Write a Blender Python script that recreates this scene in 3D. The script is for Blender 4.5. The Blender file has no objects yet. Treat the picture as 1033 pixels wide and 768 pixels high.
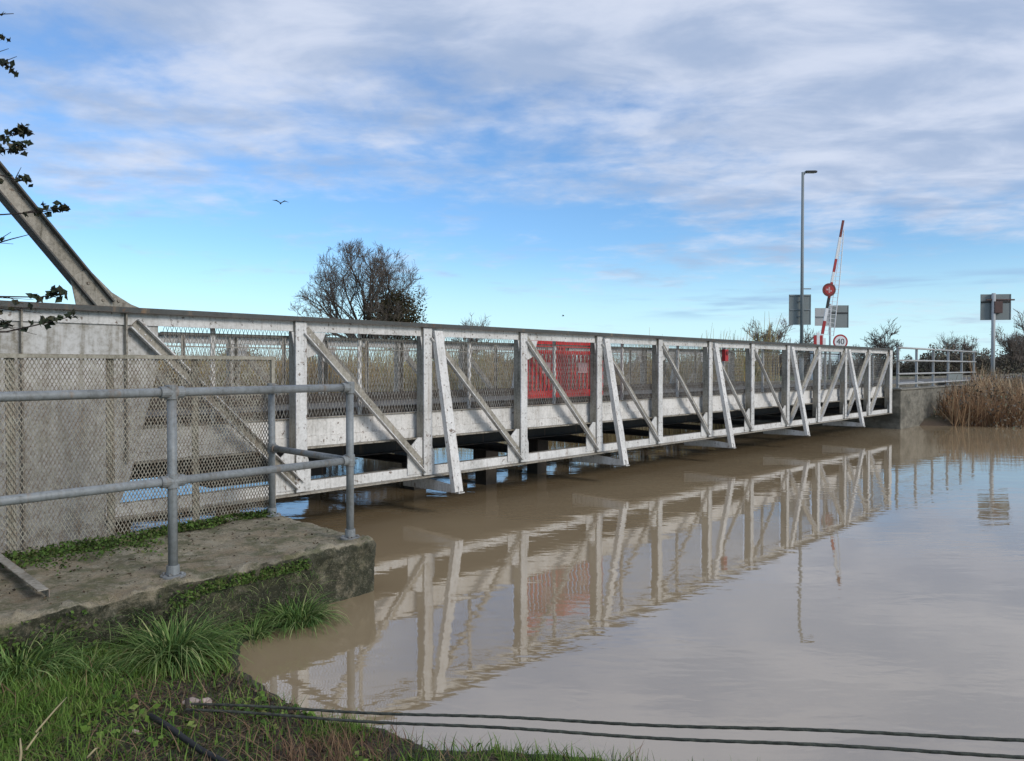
import bpy, math, random
from mathutils import Vector, Matrix, noise as mnoise
import numpy as np

R = math.radians
random.seed(7)
rng = np.random.default_rng(11)
SC = bpy.context.scene
COL = SC.collection

# ------------------------------------------------------------------ camera
EYE = 1.70
cam_data = bpy.data.cameras.new("camera")
cam_data.sensor_width = 36.0
cam_data.lens = 776.0 / 1033.0 * 36.0
cam_data.clip_start = 0.05
cam_data.clip_end = 3000.0
cam = bpy.data.objects.new("camera", cam_data)
cam.location = (0, 0, EYE)
cam.rotation_euler = (R(90 - 1.034), 0, 0)
COL.objects.link(cam)
SC.camera = cam

# ------------------------------------------------------------------ node helpers
class NT:
    def __init__(s, tree):
        s.t = tree
        s.n = tree.nodes
    def new(s, kind, **kw):
        nd = s.n.new(kind)
        for k, v in kw.items():
            if k.startswith('i_'):
                nd.inputs[k[2:]].default_value = v
            else:
                setattr(nd, k, v)
        return nd
    def link(s, a, b):
        s.t.links.new(a, b)
    def math(s, op, a, b=None, clamp=False):
        nd = s.n.new('ShaderNodeMath'); nd.operation = op; nd.use_clamp = clamp
        for i, v in enumerate((a, b)):
            if v is None: continue
            if isinstance(v, (int, float)): nd.inputs[i].default_value = v
            else: s.link(v, nd.inputs[i])
        return nd.outputs[0]
    def mix(s, f, a, b, mode='MIX'):
        nd = s.n.new('ShaderNodeMix'); nd.data_type = 'RGBA'; nd.blend_type = mode
        nd.clamp_factor = True
        for sock, v in ((nd.inputs[0], f), (nd.inputs[6], a), (nd.inputs[7], b)):
            if isinstance(v, (int, float)): sock.default_value = v
            elif isinstance(v, tuple): sock.default_value = (v[0], v[1], v[2], 1)
            else: s.link(v, sock)
        return nd.outputs[2]
    def ramp(s, f, lo, hi, a=0.0, b=1.0):
        nd = s.n.new('ShaderNodeMapRange'); nd.interpolation_type = 'SMOOTHSTEP'
        nd.inputs[1].default_value = lo; nd.inputs[2].default_value = hi
        nd.inputs[3].default_value = a; nd.inputs[4].default_value = b
        s.link(f, nd.inputs[0]); return nd.outputs[0]
    def noise(s, vec, scale, detail=5, rough=0.55, dist=0.0):
        nd = s.n.new('ShaderNodeTexNoise')
        nd.inputs['Scale'].default_value = scale; nd.inputs['Detail'].default_value = detail
        nd.inputs['Roughness'].default_value = rough; nd.inputs['Distortion'].default_value = dist
        s.link(vec, nd.inputs['Vector']); return nd.outputs[0]
    def mapping(s, vec, scale=(1, 1, 1), loc=(0, 0, 0), rot=(0, 0, 0)):
        nd = s.n.new('ShaderNodeMapping')
        nd.inputs['Scale'].default_value = scale; nd.inputs['Location'].default_value = loc
        nd.inputs['Rotation'].default_value = rot
        s.link(vec, nd.inputs['Vector']); return nd.outputs[0]

# ------------------------------------------------------------------ world
SUN_EL, SUN_AZ = 27.0, 128.0        # azimuth: compass style from +Y towards +X
world = bpy.data.worlds.new("World")
SC.world = world
world.use_nodes = True
w = NT(world.node_tree)
w.n.clear()
wo = w.new('ShaderNodeOutputWorld')
bg = w.new('ShaderNodeBackground'); bg.inputs[1].default_value = 0.1
w.link(bg.outputs[0], wo.inputs[0])
sky = w.new('ShaderNodeTexSky'); sky.sky_type = 'NISHITA'; sky.sun_disc = False
sky.sun_elevation = R(SUN_EL); sky.sun_rotation = R(SUN_AZ)
sky.air_density = 1.0; sky.dust_density = 0.35; sky.ozone_density = 2.2
tc = w.new('ShaderNodeTexCoord')
sep = w.new('ShaderNodeSeparateXYZ'); w.link(tc.outputs['Generated'], sep.inputs[0])
dx, dy, dz = sep.outputs[0], sep.outputs[1], sep.outputs[2]
den = w.math('ADD', w.math('MAXIMUM', dz, 0.0), 0.10)
cx = w.math('DIVIDE', dx, den); cy = w.math('DIVIDE', dy, den)
cmb = w.new('ShaderNodeCombineXYZ'); w.link(cx, cmb.inputs[0]); w.link(cy, cmb.inputs[1])
P = cmb.outputs[0]
big = w.noise(w.mapping(P, (0.55, 0.62, 1), (2.2, 4.9, 0.3), (0, 0, 0.35)), 1.15, 3, 0.5)
mid = w.noise(w.mapping(P, (1.0, 1.0, 1), (1.3, 5.2, 0), (0, 0, 0.3)), 2.9, 10, 0.58, 0.15)
fine = w.noise(w.mapping(P, (1.0, 1.1, 1), (8.3, 2.2, 0), (0, 0, -0.15)), 8.5, 6, 0.55, 0.3)
cov = w.math('ADD', w.math('MULTIPLY', big, 0.62), w.math('ADD', w.math('MULTIPLY', mid, 0.46), w.math('MULTIPLY', fine, 0.18)))
# more cover high up and to the right, a clear band above the horizon
hi_ = w.math('ADD', w.ramp(dz, 0.07, 0.27, -0.15, 0.065), w.ramp(dz, 0.28, 0.48, 0.0, 0.13))
ri_ = w.ramp(w.math('DIVIDE', dx, w.math('ADD', w.math('ABSOLUTE', dy), 0.3)), -0.55, 0.35, -0.06, 0.075)
cov = w.math('ADD', cov, w.math('ADD', hi_, ri_))
cmask = w.ramp(cov, 0.51, 0.80, 0.0, 0.88)
shade = w.ramp(w.noise(w.mapping(P, (1, 1.5, 1), (4.4, 0.2, 0)), 2.0, 6, 0.55, 0.3), 0.34, 0.66)
ccol = w.mix(shade, (3.3, 4.05, 5.5), (5.6, 6.05, 7.1))
skyc = w.mix(1.0, sky.outputs[0], (0.80, 1.07, 1.33), 'MULTIPLY')
# pale band close to the horizon
hz = w.ramp(dz, 0.0, 0.16, 0.75, 0.0)
skyc = w.mix(hz, skyc, (5.6, 8.0, 8.9))
out = w.mix(cmask, skyc, ccol)
# low flat bars of cloud near the horizon
lowp = w.new('ShaderNodeCombineXYZ'); w.link(dx, lowp.inputs[0]); w.link(w.math('MULTIPLY', dz, 22.0), lowp.inputs[1])
low = w.noise(w.mapping(lowp.outputs[0], (2.2, 1.0, 1), (0.4, 0.75, 0)), 1.6, 5, 0.5)
lmask = w.math('MULTIPLY', w.ramp(low, 0.52, 0.64, 0, 0.75), w.math('MULTIPLY', w.ramp(dz, 0.055, 0.07), w.ramp(dz, 0.095, 0.115, 1, 0)))
lmask = w.math('MULTIPLY', lmask, w.ramp(dx, 0.05, 0.3))
out = w.mix(lmask, out, (2.6, 4.0, 6.0))
w.link(out, bg.inputs[0])

sun_d = bpy.data.lights.new("sun", 'SUN'); sun_d.energy = 1.6; sun_d.angle = R(18)
sun_d.color = (1.0, 0.94, 0.86)
sun = bpy.data.objects.new("sun", sun_d)
sv = Vector((math.sin(R(SUN_AZ)) * math.cos(R(SUN_EL)), math.cos(R(SUN_AZ)) * math.cos(R(SUN_EL)), math.sin(R(SUN_EL))))
sun.rotation_euler = sv.to_track_quat('Z', 'Y').to_euler()
COL.objects.link(sun)

SC.view_settings.view_transform = 'Standard'
SC.view_settings.look = 'None'
SC.view_settings.gamma = 1
SC.view_settings.use_curve_mapping = False
SC.view_settings.exposure = 0.36
SC.render.engine = 'CYCLES'

# ------------------------------------------------------------------ materials
def material(name):
    m = bpy.data.materials.new(name); m.use_nodes = True
    t = NT(m.node_tree)
    b = m.node_tree.nodes['Principled BSDF']
    return m, t, b

def coords(t, kind='Object'):
    return t.new('ShaderNodeTexCoord').outputs[kind]

def bump(t, b, h, strength=0.3, dist=0.01):
    bp = t.new('ShaderNodeBump'); bp.inputs['Strength'].default_value = strength
    bp.inputs['Distance'].default_value = dist
    t.link(h, bp.inputs['Height']); t.link(bp.outputs[0], b.inputs['Normal'])

def paint(name, base, grime=(0.16, 0.15, 0.12), rust=(0.10, 0.055, 0.03), amount=0.5, chips=0.66, rough=0.6, scale=1.0):
    """old paint: blotches of grime, vertical run streaks, small chips of rust"""
    m, t, b = material(name)
    g = t.new('ShaderNodeNewGeometry').outputs['Position']
    blot = t.ramp(t.noise(g, 2.6 * scale, 8, 0.65), 0.40, 0.68)
    streak = t.ramp(t.noise(t.mapping(g, (30 * scale, 30 * scale, 2.4 * scale)), 1.0, 5, 0.6), 0.48, 0.72)
    fine = t.ramp(t.noise(g, 38 * scale, 6, 0.68), 0.40, 0.66)
    f = t.math('MULTIPLY', t.math('ADD', t.math('MULTIPLY', blot, 0.5), t.math('ADD', t.math('MULTIPLY', streak, 0.5), t.math('MULTIPLY', fine, 0.42))), amount, True)
    c = t.mix(f, base, grime)
    chip = t.ramp(t.noise(g, 14 * scale, 8, 0.72), chips, chips + 0.035)
    c = t.mix(t.math('MULTIPLY', chip, 0.85), c, rust)
    warm = t.ramp(t.noise(t.mapping(g, (11, 11, 1.3), (3, 7, 1)), 1.0, 5, 0.65), 0.56, 0.74)
    c = t.mix(t.math('MULTIPLY', warm, 0.75 * amount), c, (0.22, 0.14, 0.075))
    bv = t.new('ShaderNodeBevel'); bv.samples = 4; bv.inputs['Radius'].default_value = 0.011
    gn = t.new('ShaderNodeNewGeometry'); vd = t.new('ShaderNodeVectorMath'); vd.operation = 'DOT_PRODUCT'
    t.link(bv.outputs[0], vd.inputs[0]); t.link(gn.outputs['Normal'], vd.inputs[1])
    edge = t.math('MULTIPLY', t.ramp(vd.outputs['Value'], 0.80, 0.99, 1, 0), t.ramp(t.noise(g, 19, 5, 0.7), 0.42, 0.58))
    c = t.mix(t.math('MULTIPLY', edge, min(1.0, amount * 1.5)), c, rust)
    t.link(c, b.inputs['Base Color'])
    b.inputs['Roughness'].default_value = rough
    bump(t, b, t.math('ADD', fine, t.math('MULTIPLY', chip, -0.6)), 0.25, 0.003)
    return m

M = {}
M['white'] = paint('weathered_white_paint', (0.65, 0.64, 0.62), amount=0.52, chips=0.60)
M['bright'] = paint('paler_white_paint', (0.68, 0.66, 0.63), amount=0.46, chips=0.60)  # paler coat for outrigger struts, bottom chords and near mesh uprights
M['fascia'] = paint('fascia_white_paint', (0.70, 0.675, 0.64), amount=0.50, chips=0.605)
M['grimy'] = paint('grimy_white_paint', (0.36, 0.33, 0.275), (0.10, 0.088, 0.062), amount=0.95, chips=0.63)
M['dirty'] = paint('dark_lichen_paint', (0.06, 0.064, 0.06), (0.035, 0.035, 0.03), amount=0.8, chips=0.6)
M['plate'] = paint('stained_plate_paint', (0.52, 0.51, 0.49), (0.19, 0.17, 0.13), (0.08, 0.05, 0.03), amount=1.0, chips=0.66, scale=0.55)
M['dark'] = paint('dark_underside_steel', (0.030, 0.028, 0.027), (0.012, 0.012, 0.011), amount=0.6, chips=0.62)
M['wire'] = paint('galvanised_mesh', (0.34, 0.33, 0.30), (0.12, 0.115, 0.09), amount=0.6, chips=0.7)
M['fencewire'] = paint('fence_mesh', (0.36, 0.335, 0.27), (0.15, 0.135, 0.095), amount=0.8, chips=0.72)
M['galv'] = paint('galvanised_tube', (0.235, 0.25, 0.255), (0.13, 0.135, 0.13), (0.12, 0.075, 0.045), amount=1.0, chips=0.72, rough=0.5)
M['railwhite'] = paint('railing_paint', (0.42, 0.42, 0.41), amount=0.6, chips=0.66)
M['signback'] = paint('sign_back_grey', (0.20, 0.225, 0.22), (0.15, 0.165, 0.16), amount=0.6, chips=0.9, rough=0.5)
M['polegrey'] = paint('pole_grey', (0.22, 0.25, 0.26), (0.16, 0.18, 0.18), amount=0.5, chips=0.9)
M['polepale'] = paint('pole_pale', (0.42, 0.43, 0.43), (0.3, 0.31, 0.31), amount=0.5, chips=0.9)

def plain(name, col, rough=0.7, var=0.25, scale=8.0, spec=0.5):
    m, t, b = material(name)
    g = t.new('ShaderNodeNewGeometry').outputs['Position']
    n = t.ramp(t.noise(g, scale, 5, 0.6), 0.3, 0.7)
    c2 = tuple(v * (1 - var) for v in col)
    t.link(t.mix(n, col, c2), b.inputs['Base Color'])
    b.inputs['Roughness'].default_value = rough
    b.inputs['Specular IOR Level'].default_value = spec
    bump(t, b, n, 0.2, 0.004)
    return m
M['red'] = plain('red_plastic', (0.70, 0.028, 0.028), 0.45, 0.3, 14)
M['redpaint'] = plain('red_paint', (0.42, 0.02, 0.02), 0.5, 0.3)
M['darkred'] = plain('faded_dark_red', (0.17, 0.022, 0.018), 0.6, 0.3)
M['rustbox'] = plain('dark_brown_box', (0.07, 0.03, 0.025), 0.6, 0.3)
M['pink'] = plain('pale_pink_film', (0.60, 0.36, 0.36), 0.5, 0.2)
M['signwhite'] = plain('sign_white', (0.75, 0.75, 0.75), 0.5, 0.08)
M['black'] = plain('black_rubber', (0.018, 0.018, 0.019), 0.6, 0.3)
M['rope'] = plain('green_black_rope', (0.07, 0.075, 0.058), 0.9, 0.6, 40)
M['lampglass'] = plain('lamp_glass', (0.35, 0.35, 0.33), 0.3, 0.1)
M['asphalt'] = plain('asphalt', (0.125, 0.115, 0.098), 0.9, 0.35, 20)
M['timber'] = plain('wet_timber', (0.045, 0.035, 0.026), 0.8, 0.4, 12)
M['bird'] = plain('dark_feathers', (0.03, 0.03, 0.032), 0.8, 0.3)
M['bark'] = plain('bark', (0.085, 0.068, 0.052), 0.9, 0.4, 6)
M['twig'] = plain('twig_bark', (0.17, 0.135, 0.11), 0.9, 0.35, 3)
M['darktwig'] = plain('dark_twig', (0.045, 0.03, 0.024), 0.9, 0.35, 20)
M['straw'] = plain('straw_stalk', (0.42, 0.34, 0.19), 0.8, 0.3, 15)
M['stone'] = plain('pinkish_stone', (0.46, 0.36, 0.31), 0.9, 0.45, 30)
M['housewall'] = plain('rendered_wall', (0.72, 0.72, 0.70), 0.9, 0.1)
M['roof'] = plain('roof_tiles', (0.11, 0.075, 0.06), 0.9, 0.3, 3)
M['glass'] = plain('window_glass', (0.04, 0.05, 0.06), 0.1, 0.1)

def leafy(name, cols, rough=0.75, trans=0.15):
    """blades or leaves: a per-blade random attribute picks the plant's own colour"""
    m, t, b = material(name)
    a = t.new('ShaderNodeAttribute'); a.attribute_name = 'rnd'
    r = t.n.new('ShaderNodeValToRGB')
    els = r.color_ramp.elements
    while len(els) < len(cols): els.new(0.5)
    for i, c in enumerate(cols):
        els[i].position = i / max(1, len(cols) - 1); els[i].color = (*c, 1)
    t.link(a.outputs['Fac'], r.inputs[0])
    t.link(r.outputs[0], b.inputs['Base Color'])
    b.inputs['Roughness'].default_value = rough
    b.inputs['Specular IOR Level'].default_value = 0.25
    return m
M['grass'] = leafy('grass_blades', [(0.035, 0.075, 0.012), (0.075, 0.145, 0.020), (0.125, 0.205, 0.035), (0.20, 0.22, 0.07)])
M['tuft'] = leafy('sedge_blades', [(0.025, 0.06, 0.014), (0.07, 0.135, 0.03), (0.16, 0.245, 0.065), (0.33, 0.34, 0.15)])
M['deadgrass'] = leafy('dead_grass', [(0.09, 0.05, 0.03), (0.16, 0.095, 0.055), (0.24, 0.16, 0.09)])
M['litter'] = leafy('leaf_litter', [(0.02, 0.014, 0.009), (0.05, 0.034, 0.02), (0.085, 0.06, 0.036), (0.15, 0.12, 0.08)])
M['moss'] = leafy('moss_and_weeds', [(0.03, 0.045, 0.012), (0.055, 0.10, 0.018), (0.09, 0.16, 0.028), (0.10, 0.085, 0.04)])
M['reed'] = leafy('dead_reeds', [(0.20, 0.12, 0.05), (0.36, 0.25, 0.10), (0.46, 0.36, 0.17), (0.19, 0.20, 0.06)])
M['reedbrown'] = leafy('rusty_reeds', [(0.11, 0.055, 0.028), (0.27, 0.155, 0.08), (0.42, 0.28, 0.15), (0.62, 0.48, 0.32)])
M['bush'] = leafy('bramble_leaves', [(0.075, 0.062, 0.048), (0.13, 0.11, 0.085), (0.18, 0.15, 0.11), (0.13, 0.135, 0.08)])
M['ivy'] = leafy('ivy_leaves', [(0.030, 0.030, 0.014), (0.055, 0.048, 0.022), (0.085, 0.068, 0.03)])
M['privet'] = leafy('dark_leaves', [(0.014, 0.018, 0.014), (0.03, 0.045, 0.022), (0.07, 0.06, 0.035)])

def concrete(name):
    m, t, b = material(name)
    geo = t.new('ShaderNodeNewGeometry'); g = geo.outputs['Position']
    n1 = t.ramp(t.noise(g, 1.8, 8, 0.65), 0.35, 0.68)
    n2 = t.ramp(t.noise(g, 7.0, 8, 0.7), 0.42, 0.66)
    n3 = t.noise(g, 45, 6, 0.7)
    n4 = t.noise(g, 130, 4, 0.75)
    c = t.mix(n1, (0.38, 0.325, 0.225), (0.23, 0.175, 0.105))
    c = t.mix(t.math('MULTIPLY', n2, 0.6), c, (0.40, 0.365, 0.28))
    c = t.mix(t.ramp(n3, 0.55, 0.72, 0, 0.6), c, (0.07, 0.06, 0.045))
    c = t.mix(t.ramp(n4, 0.50, 0.62, 0, 0.5), c, (0.06, 0.05, 0.035))
    c = t.mix(t.ramp(t.noise(t.mapping(g, (1, 1, 1), (2, 9, 4)), 70, 5, 0.75), 0.58, 0.68, 0, 0.6), c, (0.46, 0.42, 0.34))
    mossn = t.ramp(t.noise(t.mapping(g, (1, 1, 1), (5, 3, 1)), 4.5, 10, 0.8), 0.47, 0.58)
    c = t.mix(t.math('MULTIPLY', mossn, 0.7), c, (0.075, 0.085, 0.028))
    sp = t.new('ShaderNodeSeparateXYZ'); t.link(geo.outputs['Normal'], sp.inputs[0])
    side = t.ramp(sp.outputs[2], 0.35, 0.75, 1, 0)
    c = t.mix(t.math('MULTIPLY', side, t.ramp(t.noise(g, 7.5, 12, 0.82), 0.34, 0.56, 0.35, 1.0)), c, (0.030, 0.031, 0.015))  # algae on the sides, its colour deepened to paint in shade under the lip
    ag = t.ramp(t.noise(g, 85, 3, 0.6), 0.60, 0.66, 0, 0.4)
    c = t.mix(ag, c, (0.30, 0.27, 0.20))
    t.link(c, b.inputs['Base Color']); b.inputs['Roughness'].default_value = 0.92
    bump(t, b, t.math('ADD', t.math('ADD', n3, t.math('MULTIPLY', n4, 0.5)), t.math('MULTIPLY', n2, 0.7)), 0.9, 0.016)
    return m
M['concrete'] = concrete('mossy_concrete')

def pale_concrete(name):
    m, t, b = material(name)
    g = t.new('ShaderNodeNewGeometry').outputs['Position']
    n1 = t.ramp(t.noise(t.mapping(g, (1, 1, 2.5)), 1.6, 8, 0.65), 0.35, 0.68)
    n2 = t.ramp(t.noise(g, 9.0, 8, 0.7), 0.4, 0.7)
    c = t.mix(n1, (0.22, 0.20, 0.16), (0.085, 0.078, 0.06))
    c = t.mix(t.math('MULTIPLY', n2, 0.5), c, (0.04, 0.042, 0.03))
    t.link(c, b.inputs['Base Color']); b.inputs['Roughness'].default_value = 0.9
    bump(t, b, n2, 0.5, 0.02)
    return m
M['abut'] = pale_concrete('abutment_concrete')

def ground_mat():
    m, t, b = material('riverbank_ground')
    g = t.new('ShaderNodeNewGeometry').outputs['Position']
    n1 = t.ramp(t.noise(g, 1.3, 8, 0.65), 0.42, 0.6)
    n2 = t.noise(g, 22, 8, 0.7)
    n3 = t.ramp(t.noise(g, 0.05, 4, 0.6), 0.4, 0.6)
    mud = t.mix(t.ramp(n2, 0.35, 0.65), (0.032, 0.023, 0.014), (0.085, 0.064, 0.042))
    near = t.mix(n1, mud, (0.035, 0.045, 0.016))
    far = t.mix(n3, (0.11, 0.10, 0.045), (0.075, 0.095, 0.03))
    sp = t.new('ShaderNodeSeparateXYZ'); t.link(g, sp.inputs[0])
    c = t.mix(t.ramp(sp.outputs[1], 12, 24), near, far)
    c = t.mix(t.math('MULTIPLY', t.ramp(sp.outputs[2], 0.05, 0.40, 1, 0), t.ramp(sp.outputs[1], 12, 16)), c, (0.10, 0.068, 0.042))
    t.link(c, b.inputs['Base Color']); b.inputs['Roughness'].default_value = 0.85
    bump(t, b, n2, 0.9, 0.03)
    return m
M['ground'] = ground_mat()

def water_mat():
    m, t, b = material('muddy_water')
    g = t.new('ShaderNodeNewGeometry').outputs['Position']
    big_ = t.noise(g, 0.35, 3, 0.5)
    c = t.mix(t.ramp(big_, 0.35, 0.65), (0.33, 0.25, 0.15), (0.29, 0.215, 0.128))
    t.link(c, b.inputs['Base Color'])
    b.inputs['Roughness'].default_value = 0.02
    b.inputs['IOR'].default_value = 2.9
    r1 = t.noise(t.mapping(g, (0.55, 1.5, 1), (0, 0, 0), (0, 0, 0.12)), 2.2, 2, 0.45, 0.6)
    r2 = t.noise(t.mapping(g, (0.7, 1.6, 1), (3, 1, 0), (0, 0, -0.3)), 8.5, 2, 0.45, 0.5)
    r3 = t.noise(t.mapping(g, (1, 1, 1), (3, 1, 0)), 0.4, 2, 0.5)
    calm = t.ramp(r3, 0.35, 0.62, 0.3, 0.85)
    h = t.math('MULTIPLY', t.math('ADD', t.math('MULTIPLY', r1, 1.0), t.math('MULTIPLY', r2, 0.26)), calm)
    bump(t, b, h, 1.0, 0.0036)
    return m
M['water'] = water_mat()

# ------------------------------------------------------------------ object helpers
def setp(o, label=None, cat=None, group=None, kind=None):
    if label: o['label'] = label
    if cat: o['category'] = cat
    if group: o['group'] = group
    if kind: o['kind'] = kind
    return o

def thing(name, label, cat, loc=(0, 0, 0), rotz=0.0, group=None):
    o = bpy.data.objects.new(name, None); COL.objects.link(o)
    o.empty_display_size = 0.2
    o.location = loc; o.rotation_euler = (0, 0, rotz)
    return setp(o, label, cat, group)

class MB:
    """collects boxes, beams, tubes, prisms; build() links them as one mesh object"""
    def __init__(s):
        s.v = []; s.f = []; s.mi = []; s.cur = 0
    def mat(s, i): s.cur = i; return s
    def add(s, vs, fs):
        o = len(s.v); s.v += [tuple(p) for p in vs]
        for f in fs: s.f.append(tuple(o + i for i in f)); s.mi.append(s.cur)
    def box(s, x0, x1, y0, y1, z0, z1):
        s.add([(x0, y0, z0), (x1, y0, z0), (x1, y1, z0), (x0, y1, z0), (x0, y0, z1), (x1, y0, z1), (x1, y1, z1), (x0, y1, z1)],
              [(0, 3, 2, 1), (4, 5, 6, 7), (0, 1, 5, 4), (1, 2, 6, 5), (2, 3, 7, 6), (3, 0, 4, 7)])
    def beam(s, p, q, a, b_, side, off=(0, 0)):
        """bar from p to q; a = size along 'side', b_ = size along the third axis; off shifts in (side, third)"""
        p, q, side = Vector(p), Vector(q), Vector(side)
        d = (q - p).normalized(); sd = (side - d * side.dot(d)).normalized(); th = d.cross(sd)
        c = []
        for e in (p, q):
            for i, j in ((-1, -1), (1, -1), (1, 1), (-1, 1)):
                c.append(e + sd * (a / 2 * i + off[0]) + th * (b_ / 2 * j + off[1]))
        s.add(c, [(0, 3, 2, 1), (4, 5, 6, 7), (0, 1, 5, 4), (1, 2, 6, 5), (2, 3, 7, 6), (3, 0, 4, 7)])
    def tube(s, pts, r, n=10, cap=True):
        pts = [Vector(p) for p in pts]
        if not isinstance(r, (list, tuple)): r = [r] * len(pts)
        o = len(s.v); prev = None
        for i, p in enumerate(pts):
            d = (pts[min(i + 1, len(pts) - 1)] - pts[max(i - 1, 0)]).normalized()
            if prev is None:
                a = d.orthogonal().normalized()
            else:
                a = (prev - d * prev.dot(d)).normalized()
            prev = a; b = d.cross(a)
            for k in range(n):
                t = 2 * math.pi * k / n
                s.v.append(tuple(p + (a * math.cos(t) + b * math.sin(t)) * r[i]))
        for i in range(len(pts) - 1):
            for k in range(n):
                s.f.append((o + i * n + k, o + i * n + (k + 1) % n, o + (i + 1) * n + (k + 1) % n, o + (i + 1) * n + k)); s.mi.append(s.cur)
        if cap:
            s.f.append(tuple(o + k for k in reversed(range(n)))); s.mi.append(s.cur)
            e = o + (len(pts) - 1) * n
            s.f.append(tuple(e + k for k in range(n))); s.mi.append(s.cur)
    def prism(s, poly, axis, a0, a1):
        """poly: 2-D outline; axis 'y': (x,z) outline extruded in y; 'z': (x,y) extruded in z; 'x': (y,z)"""
        def pt(p, a):
            return {'y': (p[0], a, p[1]), 'z': (p[0], p[1], a), 'x': (a, p[0], p[1])}[axis]
        n = len(poly)
        s.add([pt(p, a0) for p in poly] + [pt(p, a1) for p in poly],
              [tuple(range(n))[::-1], tuple(range(n, 2 * n))] + [(i, (i + 1) % n, n + (i + 1) % n, n + i) for i in range(n)])
    def rivet(s, p, nrm, r=0.013):
        p = Vector(p); nrm = Vector(nrm).normalized(); a = nrm.orthogonal().normalized(); b = nrm.cross(a)
        vs = []
        for rr, h in ((1.0, 0.0), (0.65, 0.75)):
            for k in range(6):
                t = math.pi * k / 3
                vs.append(p + (a * math.cos(t) + b * math.sin(t)) * r * rr + nrm * r * h)
        s.add(vs, [(k, (k + 1) % 6, 6 + (k + 1) % 6, 6 + k) for k in range(6)] + [tuple(range(6, 12))])
    def mesh(s, name, mats, smooth=False, fix=True):
        me = bpy.data.meshes.new(name); me.from_pydata(s.v, [], s.f)
        for m in (mats if isinstance(mats, (list, tuple)) else [mats]): me.materials.append(m)
        me.polygons.foreach_set('material_index', s.mi)
        if smooth: me.polygons.foreach_set('use_smooth', [True] * len(s.f))
        if fix:
            import bmesh
            bm = bmesh.new(); bm.from_mesh(me); bmesh.ops.recalc_face_normals(bm, faces=bm.faces); bm.to_mesh(me); bm.free()
        me.update(); return me
    def build(s, name, mats, parent=None, smooth=False, bevel=0.0, fix=True):
        o = bpy.data.objects.new(name, s.mesh(name, mats, smooth, fix)); COL.objects.link(o)
        if parent is not None: o.parent = parent
        if bevel:
            md = o.modifiers.new('bevel', 'BEVEL'); md.width = bevel; md.segments = 2; md.limit_method = 'ANGLE'
            md.harden_normals = False
        return o

def copy_tree(o, parent=None):
    c = o.copy(); COL.objects.link(c)
    if parent is not None: c.parent = parent
    for ch in list(o.children): copy_tree(ch, c)
    return c

def lattice(mb, L, z0, z1, cw, ch, wdt, th, u0=0.0, v=0.0, zfun=None):
    """expanded-metal mesh: two families of flat strands clipped to a rectangle in the u-z plane"""
    H = z1 - z0; k = cw / ch
    for sgn in (1, -1):
        n0 = int(math.floor(-H * k / cw)) - 1; n1 = int(L / cw) + 2
        for i in range(n0, n1 + int(H * k / cw) + 2):
            x0 = i * cw if sgn == 1 else i * cw
            # line x = x0 + sgn*k*z
            za, zb = 0.0, H
            def X(z): return x0 + sgn * k * z
            # clip
            lo, hi = za, zb
            if sgn == 1:
                lo = max(lo, (0 - x0) / k); hi = min(hi, (L - x0) / k)
            else:
                lo = max(lo, (x0 - L) / k); hi = min(hi, x0 / k)
            if hi - lo < 0.02: continue
            p = (u0 + X(lo), v + sgn * th * 0.52, z0 + lo); q = (u0 + X(hi), v + sgn * th * 0.52, z0 + hi)
            mb.beam(p, q, th, wdt, (0, 1, 0))

def strips(pts, hs, ws, az, lean, bend, seg=3, rnd=None, name='blades', mats=None, parent=None, taper=0.12):
    """many bent blades at once (numpy). pts Nx3, az = lean direction, lean/bend in radians-ish"""
    N = len(pts); pts = np.asarray(pts, float)
    V = np.zeros((N, seg + 1, 2, 3))
    wx = np.cos(az + np.pi / 2 + rng.uniform(-0.7, 0.7, N)); wy = np.sin(az + np.pi / 2 + rng.uniform(-0.7, 0.7, N))
    pos = pts.copy(); ang = lean.copy()
    for k in range(seg + 1):
        t = k / seg; ww = ws * (1 - (1 - taper) * t ** 1.6) * 0.5
        for s_, sg in ((0, -1), (1, 1)):
            V[:, k, s_, 0] = pos[:, 0] + sg * wx * ww; V[:, k, s_, 1] = pos[:, 1] + sg * wy * ww; V[:, k, s_, 2] = pos[:, 2]
        st = hs / seg
        pos = pos + np.stack([np.cos(az) * np.sin(ang) * st, np.sin(az) * np.sin(ang) * st, np.cos(ang) * st], 1)
        ang = ang + bend / seg
    verts = V.reshape(-1, 3)
    base = (np.arange(N) * (seg + 1) * 2)[:, None]
    F = []
    for k in range(seg):
        a = base + 2 * k
        F.append(np.concatenate([a, a + 1, a + 3, a + 2], 1))
    faces = np.stack(F, 1).reshape(-1, 4)
    return raw_mesh(name, verts, faces, np.repeat(rnd if rnd is not None else rng.random(N), (seg + 1) * 2), mats, parent)

def raw_mesh(name, verts, faces, rnd, mats, parent=None):
    me = bpy.data.meshes.new(name)
    me.vertices.add(len(verts)); me.vertices.foreach_set('co', np.ascontiguousarray(verts, dtype=np.float32).ravel())
    k = faces.shape[1]
    me.loops.add(faces.size); me.loops.foreach_set('vertex_index', np.ascontiguousarray(faces, dtype=np.int32).ravel())
    me.polygons.add(len(faces)); me.polygons.foreach_set('loop_start', np.arange(0, faces.size, k, dtype=np.int32))
    me.polygons.foreach_set('loop_total', np.full(len(faces), k, dtype=np.int32))
    if rnd is not None:
        at = me.attributes.new('rnd', 'FLOAT', 'POINT'); at.data.foreach_set('value', np.asarray(rnd, dtype=np.float32))
    me.update(calc_edges=True); me.validate()
    me.materials.append(mats)
    o = bpy.data.objects.new(name, me); COL.objects.link(o)
    if parent is not None: o.parent = parent
    return o

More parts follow.
